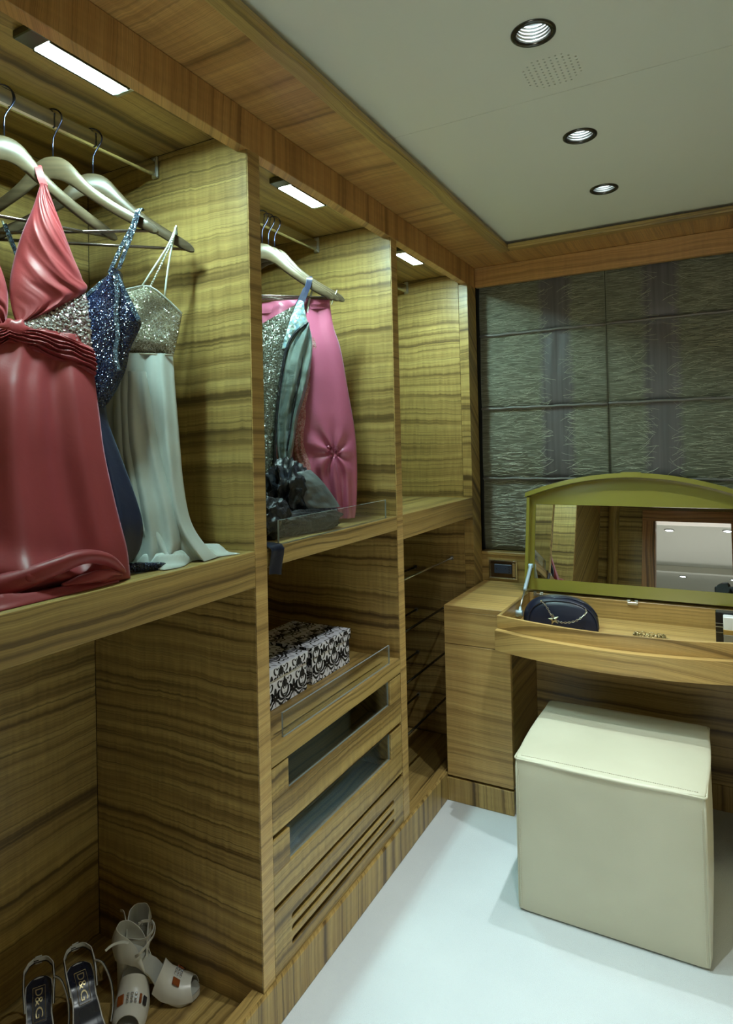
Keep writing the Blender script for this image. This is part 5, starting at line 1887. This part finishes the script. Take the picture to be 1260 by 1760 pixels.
def make_pump(label):
    t = thing('peep_toe_shoe', label, 'shoe', (0, 0, 0), 'pale peep toe shoes')
    obj('sole', sole_bm(), M_CREAMLEA, t, 50, local=True)
    bm = sole_bm(0.0012, 0.0011, 0.0011, -0.0015)
    obj('insole', bm, M_CREAMINS, t, 50, local=True)
    bm = bmesh.new()
    add_tube(bm, [(0.024, 0, 0.103), (0.020, 0, 0.088), (0.0145, 0, 0.065), (0.011, 0, 0.035), (0.0095, 0, 0.0065)], [0.0235, 0.0175, 0.0110, 0.0078, 0.0066], 16)
    hl = obj('heel', bm, M_CREAMLEA, t, 50, local=True)
    bm = bmesh.new()
    add_tube(bm, [(0.0095, 0, 0.0065), (0.0095, 0, 0.0004)], 0.0068, 16)
    obj('heel_tip', bm, M_SOLEDK, hl, 40, local=True)
    # closed heel counter
    out = rim(0.078)
    rows = []
    m = len(out) - 1
    for j in range(9):
        v = j / 8
        row = []
        for i, (x, y) in enumerate(out):
            q = abs(2 * i / m - 1)
            h = 0.064 * (1 - q ** 2.2) + 0.030 * q ** 2.2 * (1 - q ** 8) + 0.004
            z0 = lut(SOLE_Z, x) - 0.004
            lean = -0.010 * sin(pi * v * 0.75) + 0.012 * v * v
            row.append((x + lean * (1 - q) + 0.0, y * (1 + 0.10 * sin(pi * v)) * (1 - 0.10 * v), z0 + h * v))
        rows.append(row)
    ct = obj('heel_counter', sheet_bm(rows), M_CREAMLEA, t, 60, local=True)
    # peep toe vamp
    rows = []
    for j in range(15):
        x = 0.118 + 0.064 * j / 14
        w = lut(SOLE_W, x) + 0.0012
        zb = lut(SOLE_Z, x) - 0.006
        hh = 0.050 - 0.018 * (j / 14) ** 0.8
        row = []
        for i in range(19):
            a = pi * i / 18
            skew = 0.022 * (1 - sin(a)) * (1 - j / 14) * -1 - 0.010 * (1 - sin(a)) * (j / 14) * -1
            row.append((x + skew, w * cos(a) * (1 + 0.04 * sin(a)), zb + hh * sin(a) ** 0.8))
        rows.append(row)
    vp = obj('vamp', sheet_bm(rows), M_CREAMLEA, t, 60, local=True)
    # jewelled bar across the vamp
    def on_vamp(x, a, lift):
        j = (x - 0.118) / 0.064
        w = lut(SOLE_W, x) + 0.0012
        zb = lut(SOLE_Z, x) - 0.006
        hh = 0.050 - 0.018 * j ** 0.8
        return Vector((x, (w + lift) * cos(a) * (1 + 0.04 * sin(a)), zb + (hh + lift) * sin(a) ** 0.8))
    def stone(a, dx, sx, sy, mat, nm):
        p = on_vamp(0.150 + dx, a, 0.0025)
        e = 0.01
        ta = (on_vamp(0.150 + dx, a + e, 0.0025) - on_vamp(0.150 + dx, a - e, 0.0025)).normalized()
        tx = (on_vamp(0.152 + dx, a, 0.0025) - on_vamp(0.148 + dx, a, 0.0025)).normalized()
        nn = tx.cross(ta).normalized()
        if nn.z < 0:
            nn = -nn
        bm = bmesh.new()
        add_box(bm, -sx, sx, -sy, sy, -0.0022, 0.0022, bev=0.0012)
        M = Matrix((tx, ta, nn)).transposed().to_4x4()
        M.translation = p
        bm.transform(M)
        obj(nm, bm, mat, vp, local=True)
    stone(radians(40), 0, 0.0085, 0.0048, M_JET, 'stone')
    stone(radians(57), 0, 0.0090, 0.0028, M_AMBER, 'stone')
    for k, a in enumerate((72, 84, 96)):
        for dx in (-0.0062, 0.0, 0.0062):
            stone(radians(a), dx, 0.0026, 0.0028, M_CRYSTAL, 'stone')
    stone(radians(119), 0, 0.0095, 0.0075, M_AMBER, 'stone')
    # ankle strap loop
    for sgn in (1,):
        P = smooth_path([(0.058, -0.030, 0.118), (0.070, -0.034, 0.128), (0.086, -0.014, 0.140), (0.088, 0.020, 0.136), (0.078, 0.040, 0.146), (0.058, 0.038, 0.152), (0.045, 0.031, 0.150)], 30)
        bm = bmesh.new()
        add_ribbon(bm, P, (0.2, 0, 1), 0.0065, 0.0016)
        st = obj('ankle_strap', bm, M_CREAMLEA, t, 50, local=True)
    bm = bmesh.new()
    add_tube(bm, [(0.048 + 0.006 * cos(a), 0.0325, 0.149 + 0.006 * sin(a)) for a in [k * pi / 6 for k in range(13)]], 0.0012, 6)
    obj('buckle', bm, M_CHROME, st, True, local=True)
    P = smooth_path([(0.042, -0.0295, 0.150), (0.030, -0.034, 0.156), (0.010, -0.042, 0.156), (-0.004, -0.052, 0.150)], 14)
    bm = bmesh.new()
    add_ribbon(bm, P, (0, 0.2, 1), 0.0055, 0.0016)
    obj('strap_end', bm, M_CREAMLEA, t, 50, local=True)
    return t


p1 = make_pump('pale grey peep toe shoe with its toe to the right, heel in front')
p2 = copy_tree(p1)
p2['label'] = 'pale grey peep toe shoe behind its pair, toe towards the camera'
place_shoe(p1, (-0.336, 1.087), (-0.161, 1.184))
place_shoe(p2, (-0.345, 1.176), (-0.225, 1.018))

M_NAVYINS = plain('dark_navy_insole', (0.010, 0.013, 0.028), 0.28, spec=0.6)
M_GOLDPRINT = plain('gold_print', (0.60, 0.50, 0.28), 0.3, 0.6)
M_WHITELEA = plain('white_strap_leather', (0.50, 0.50, 0.48), 0.4)
M_BLACKLEA = plain('black_piping_leather', (0.012, 0.012, 0.014), 0.35)


def make_sandal(label):
    t = thing('high_heel_sandal', label, 'shoe', (0, 0, 0), 'dark insole sandals')
    obj('sole', sole_bm(), M_WHITELEA, t, 50, local=True)
    ins = obj('insole', sole_bm(0.0012, 0.0011, 0.0011, -0.0026), M_NAVYINS, t, 50, local=True, label='dark navy insole with gold lettering')
    bm = bmesh.new()
    add_tube(bm, [(0.022, 0, 0.102), (0.018, 0, 0.085), (0.013, 0, 0.055), (0.0105, 0, 0.025), (0.0095, 0, 0.0005)], [0.021, 0.0145, 0.0085, 0.006, 0.0052], 14)
    obj('heel', bm, M_WHITELEA, t, 50, local=True)
    # printed panel and letters laid on the insole
    cu = bpy.data.curves.new('lettering', 'FONT')
    cu.body = 'D&G'
    cu.size = 0.024
    cu.extrude = 0.0
    cu.resolution_u = 3
    o = bpy.data.objects.new('lettering', cu)
    COL.objects.link(o)
    me = bpy.data.meshes.new_from_object(o.evaluated_get(bpy.context.evaluated_depsgraph_get()))
    bpy.data.objects.remove(o)
    me.materials.clear()
    xs_ = [v.co.x for v in me.vertices]
    ys_ = [v.co.y for v in me.vertices]
    x0, x1, y0, y1 = min(xs_), max(xs_), min(ys_), max(ys_)
    bm = bmesh.new()
    bm.from_mesh(me)
    bmesh.ops.subdivide_edges(bm, edges=[e for e in bm.edges if e.calc_length() > 0.006], cuts=2)
    for v in bm.verts:
        px = 0.036 + (v.co.x - x0) / (x1 - x0) * 0.047
        py = (v.co.y - (y0 + y1) / 2) * 0.90
        v.co = (px, py, lut(SOLE_Z, px) + 0.0019)
    obj('lettering', bm, M_GOLDPRINT, ins, local=True)
    bm = bmesh.new()
    fr = [(0.031, -0.0125), (0.088, -0.0125), (0.088, 0.0125), (0.031, 0.0125), (0.031, -0.0125)]
    path = []
    for (ax, ay), (bx_, by) in zip(fr, fr[1:]):
        for k in range(8):
            x = ax + (bx_ - ax) * k / 8
            y = ay + (by - ay) * k / 8
            path.append((x, y, lut(SOLE_Z, x) + 0.0016))
    path.append(path[0])
    add_tube(bm, path, 0.00045, 4)
    obj('label_border', bm, M_GOLDPRINT, ins, local=True)
    # slingback strap round the heel with black piping and a grey tab
    def sling(dz, w, mat, nm, par, grow=0.0, e=0.072):
        P = []
        for x, y in rim(e):
            q = x / e
            P.append((x - 0.012 * (1 - q) ** 1.5, y * (1.05 + grow) + math.copysign(0.001, y), lut(SOLE_Z, x) + dz * (1 - q ** 1.6) + 0.004))
        P = smooth_path(P, 50)
        bm = bmesh.new()
        add_ribbon(bm, P, (0, 0, 1), w, 0.0018)
        return obj(nm, bm, mat, par, 50, local=True)
    sl = sling(0.028, 0.009, M_WHITELEA, 'heel_strap', t)
    sling(0.0265, 0.0026, M_BLACKLEA, 'black_piping', sl, 0.06)
    sling(0.0225, 0.0028, M_BLACKLEA, 'black_piping', sl, -0.05)
    bm = bmesh.new()
    add_ribbon(bm, [(-0.0135, 0, 0.144), (-0.0155, 0, 0.136), (-0.0150, 0, 0.126)], (0, 1, 0), 0.014, 0.002)
    obj('heel_tab', bm, M_WHITELEA, sl, 50, local=True)
    # ankle strap hanging loose on the outer side
    P = smooth_path([(0.045, 0.031, 0.128), (0.058, 0.046, 0.120), (0.078, 0.058, 0.085), (0.094, 0.058, 0.045), (0.108, 0.050, 0.020)], 24)
    bm = bmesh.new()
    add_ribbon(bm, P, (0.3, 0.3, 1), 0.006, 0.0016)
    st = obj('ankle_strap', bm, M_BLACKLEA, t, 50, local=True)
    bm = bmesh.new()
    add_ribbon(bm, [(a, b - 0.0012, c + 0.001) for a, b, c in P], (0.3, 0.3, 1), 0.0035, 0.0014)
    obj('strap_lining', bm, M_WHITELEA, st, 50, local=True)
    # toe strap
    rows = []
    for j in range(6):
        x = 0.148 + 0.020 * j / 5
        w = lut(SOLE_W, x) + 0.001
        rows.append([(x, w * cos(pi * i / 14), lut(SOLE_Z, x) - 0.004 + 0.034 * sin(pi * i / 14) ** 0.8) for i in range(15)])
    obj('toe_strap', sheet_bm(rows), M_WHITELEA, t, 50, local=True)
    return t


s2 = make_sandal('strappy sandal with a gold lettered navy insole, beside the pale shoes')
s1 = copy_tree(s2)
s1['label'] = 'strappy sandal with a gold lettered navy insole, leftmost of the shoes'
place_shoe(s2, (-0.392, 1.022), (-0.215, 0.935))
place_shoe(s1, (-0.436, 0.955), (-0.272, 0.842))

# ------------------------------------------------------------------ things in the dressing table tray
TZ = 0.6705
bag = thing('clutch_bag', 'navy blue half moon clutch bag with a silver chain and star charm in the tray', 'handbag', (0.428, 2.50, TZ))
M_BAG = plain('navy_leather', (0.010, 0.013, 0.030), 0.30, spec=0.6, bump=(260, 0.12, 0.002))


def bag_shape(x0, x1, ztop, yc, half, lean, n=36, m=10, skew=0.0):
    """half-moon pouch: arch outline extruded front to back with swollen faces"""
    bm = bmesh.new()
    rings = []
    for j in range(m + 1):
        t = -1 + 2 * j / m
        sc = (1 - abs(t) ** 3.2 * 0.16)
        ring = []
        for k in range(n + 1):
            a = pi * k / n
            cx = (x0 + x1) / 2
            px = cx - (x1 - x0) / 2 * sc * (abs(cos(a)) ** 0.86) * math.copysign(1, cos(a)) + skew * sin(a)
            pz = TZ + 0.0015 + (ztop - TZ) * sc * sin(a) ** 0.78
            y = yc + half * t * (0.55 + 0.45 * sin(a) ** 0.5 if True else 1)
            ring.append(bm.verts.new((px, y + lean * (pz - TZ), pz)))
        rings.append(ring)
    for A, B in zip(rings, rings[1:]):
        for k in range(n):
            bm.faces.new((A[k], A[k + 1], B[k + 1], B[k]))
        bm.faces.new((A[n], A[0], B[0], B[n]))
    bm.faces.new(rings[0][::-1])
    bm.faces.new(rings[-1])
    return bm


obj('bag_body', bag_shape(0.287, 0.566, 0.776, 2.522, 0.042, 0.25, skew=-0.008), M_BAG, bag, 35)
fl = obj('front_panel', bag_shape(0.316, 0.570, 0.768, 2.476, 0.012, 0.22, skew=-0.004), M_BAG, bag, 35)
P = []
for k in range(37):
    a = pi * k / 36
    P.append((0.443 - 0.127 * abs(cos(a)) ** 0.86 * math.copysign(1, cos(a)) - 0.004 * sin(a), 2.468 + 0.22 * (0.0965 * sin(a) ** 0.78), TZ + 0.003 + 0.0965 * sin(a) ** 0.78))
bm = bmesh.new()
add_tube(bm, P, 0.0022, 6)
obj('piping', bm, M_BAG, fl, True)
bm = bmesh.new()
add_tube(bm, [(x, y + 0.035, z + 0.004) for x, y, z in P[4:-4]], 0.0028, 6)
obj('zip', bm, plain('zip_tape', (0.015, 0.02, 0.04), 0.2, 0.3), bag, True)


def chain(name, parent, mat, pts, link_len, r, wire, seed=0):
    """interlocking oval links as one thin mesh each"""
    L = 0
    for a, b in zip(pts, pts[1:]):
        L += (Vector(b) - Vector(a)).length
    n = max(2, int(L / link_len))
    P = [Vector(p) for p in smooth_path(pts, n + 1)]
    base = None
    for i in range(n):
        bm = bmesh.new()
        t = (P[i + 1] - P[i])
        c = (P[i + 1] + P[i]) / 2
        tl = t.length
        t.normalize()
        s = t.orthogonal().normalized()
        s = (Matrix.Rotation((pi / 2 if i % 2 else 0) + 0.6, 3, t) @ s)
        ring = [c + t * cos(2 * pi * k / 10) * (tl * 0.62) + s * sin(2 * pi * k / 10) * r for k in range(10)]
        add_tube(bm, ring + [ring[0]], wire, 5, cap=False)
        obj(name, bm, mat, parent, True)


chain_pts = [(0.366, 2.486, 0.763), (0.384, 2.468, 0.755), (0.402, 2.459, 0.731), (0.415, 2.455, 0.712), (0.440, 2.454, 0.7005), (0.470, 2.456, 0.702), (0.500, 2.460, 0.713), (0.523, 2.466, 0.732), (0.530, 2.478, 0.746), (0.512, 2.495, 0.757)]
ch = obj('chain_clasp', bx(0.361, 0.369, 2.485, 2.493, 0.759, 0.766, bev=0.001), M_CHROME, bag)
chain('chain_link', bag, plain('silver_chain', (0.62, 0.62, 0.58), 0.2, 1.0), chain_pts, 0.0062, 0.0028, 0.0010)
bm = bmesh.new()
c0 = Vector((0.4175, 2.4515, 0.709))
star = []
for k in range(10):
    a = pi / 2 + k * pi / 5 + 0.25
    r = 0.0205 if k % 2 == 0 else 0.0085
    star.append((r * cos(a), r * sin(a)))
A = [bm.verts.new(c0 + Vector((x, 0.22 * z - 0.0015, z))) for x, z in star]
B = [bm.verts.new(c0 + Vector((x * 0.98, 0.22 * z + 0.0015, z * 0.98))) for x, z in star]
cc = bm.verts.new(c0 + Vector((0, -0.004, 0)))
for k in range(10):
    bm.faces.new((A[k], A[(k + 1) % 10], cc))
    bm.faces.new((A[k], B[k], B[(k + 1) % 10], A[(k + 1) % 10]))
bm.faces.new(B)
sc_ = obj('star_charm', bm, plain('aged_silver', (0.50, 0.47, 0.36), 0.3, 1.0), bag)
bm = bmesh.new()
add_tube(bm, [c0 + Vector((0, -0.0052, 0)), c0 + Vector((0, -0.003, 0))], 0.0042, 14)
obj('dark_stud', bm, M_BLACK, sc_, 40)

br = thing('bracelet', 'tarnished gold chain bracelet lying in the middle of the tray', 'bracelet', (0.742, 2.455, TZ))
M_BR = plain('tarnished_gold', (0.42, 0.36, 0.20), 0.25, 0.9)
for i in range(22):
    a = 2 * pi * i / 22
    c = Vector((0.738 + 0.048 * cos(a), 2.492 + 0.012 * sin(a), TZ + 0.0065 + 0.002 * (i % 2)))
    t = Vector((-0.048 * sin(a), 0.012 * cos(a), 0)).normalized()
    s = Matrix.Rotation(0.5 + 1.3 * (i % 2), 3, t) @ t.cross(Vector((0, 0, 1)))
    bm = bmesh.new()
    ring = [c + t * 0.0085 * cos(2 * pi * k / 12) + s * 0.0052 * sin(2 * pi * k / 12) for k in range(12)]
    add_tube(bm, ring + [ring[0]], 0.0014, 6, cap=False)
    obj('chain_link', bm, M_BR, br, True)
P = smooth_path([(0.786, 2.492, TZ + 0.006), (0.800, 2.486, TZ + 0.004), (0.815, 2.482, TZ + 0.0025), (0.826, 2.476, TZ + 0.0015)], 12)
bm = bmesh.new()
add_tube(bm, P, 0.0013, 6)
obj('clasp_tail', bm, M_BR, br, True)

cb = thing('black_case', 'black glossy case standing at the right of the tray behind the white box', 'box', (0.985, 2.525, TZ))
obj('case_body', bx(0.944, 1.020, 2.505, 2.545, TZ + 0.0005, TZ + 0.108, bev=0.002), plain('gloss_black', (0.010, 0.010, 0.011), 0.15), cb)
bm = bmesh.new()
add_box(bm, 0.9435, 0.9685, 2.5025, 2.5045, TZ + 0.070, TZ + 0.0715, bev=0)
add_box(bm, 0.9435, 0.9685, 2.5025, 2.5045, TZ + 0.058, TZ + 0.0605, bev=0)
add_box(bm, 0.9435, 0.9685, 2.5025, 2.5045, TZ + 0.040, TZ + 0.041, bev=0)
obj('silver_lines', bm, M_STEEL, cb)
pbx = thing('perfume_box', 'white carton with a gold band at the right end of the tray', 'box', (1.000, 2.480, TZ))
obj('carton', bx(0.967, 1.034, 2.462, 2.4985, TZ + 0.0005, TZ + 0.104, bev=0.0025), plain('white_card', (0.70, 0.73, 0.74), 0.4), pbx)
obj('gold_band', bx(0.9664, 1.0346, 2.4614, 2.4991, TZ + 0.045, TZ + 0.062, bev=0.001), plain('gold_foil', (0.42, 0.30, 0.10), 0.35, 0.5), pbx)
obj('grey_base', bx(0.9666, 1.0344, 2.4616, 2.4989, TZ + 0.001, TZ + 0.0445, bev=0.001), plain('grey_card', (0.22, 0.21, 0.17), 0.4), pbx)

# ------------------------------------------------------------------ the photographer's camera, caught in the mirror
tc = thing('tripod_camera', 'black camera on a tripod, reflected low at the right of the mirror', 'camera', (0.965, -0.16, 0.0))
E0 = Vector((0.965, 0.0, 1.37))
back = Vector((sin(YAW) * 0.35, -1, 0)).normalized()
side = back.cross(Vector((0, 0, 1))).normalized()
bm = bmesh.new()
p = E0 + back * 0.17
for v in add_box(bm, -0.070, 0.070, -0.030, 0.030, -0.055, 0.045, bev=0.008):
    pass
add_box(bm, -0.028, 0.028, -0.032, 0.028, 0.040, 0.075, bev=0.010)
add_box(bm, 0.040, 0.072, -0.045, 0.028, -0.055, 0.040, bev=0.008)
M = Matrix((side, -back, Vector((0, 0, 1)))).transposed().to_4x4()
M.translation = p
bm.transform(M)
obj('camera_body', bm, M_BLACK, tc)
bm = bmesh.new()
add_tube(bm, [p - back * 0.028, p - back * 0.06, p - back * 0.062, p - back * 0.115, p - back * 0.116, p - back * 0.130], [0.032, 0.034, 0.038, 0.038, 0.043, 0.044], 24)
obj('lens', bm, M_BLACK, tc, 40)
bm = bmesh.new()
add_tube(bm, [p + Vector((0, 0, -0.055)), p + Vector((0, 0, -0.10)), p + Vector((0, 0, -0.45))], [0.03, 0.018, 0.014], 12)
obj('tripod_column', bm, M_BLACK, tc, 40)
for k in range(3):
    a = radians(90 + 120 * k + 60)
    bm = bmesh.new()
    add_tube(bm, [p + Vector((0.02 * cos(a), 0.02 * sin(a), -0.16)), Vector((p.x + 0.32 * cos(a), p.y + 0.32 * sin(a), 0.004))], [0.014, 0.010], 8)
    obj('tripod_leg', bm, M_BLACK, tc, 40)
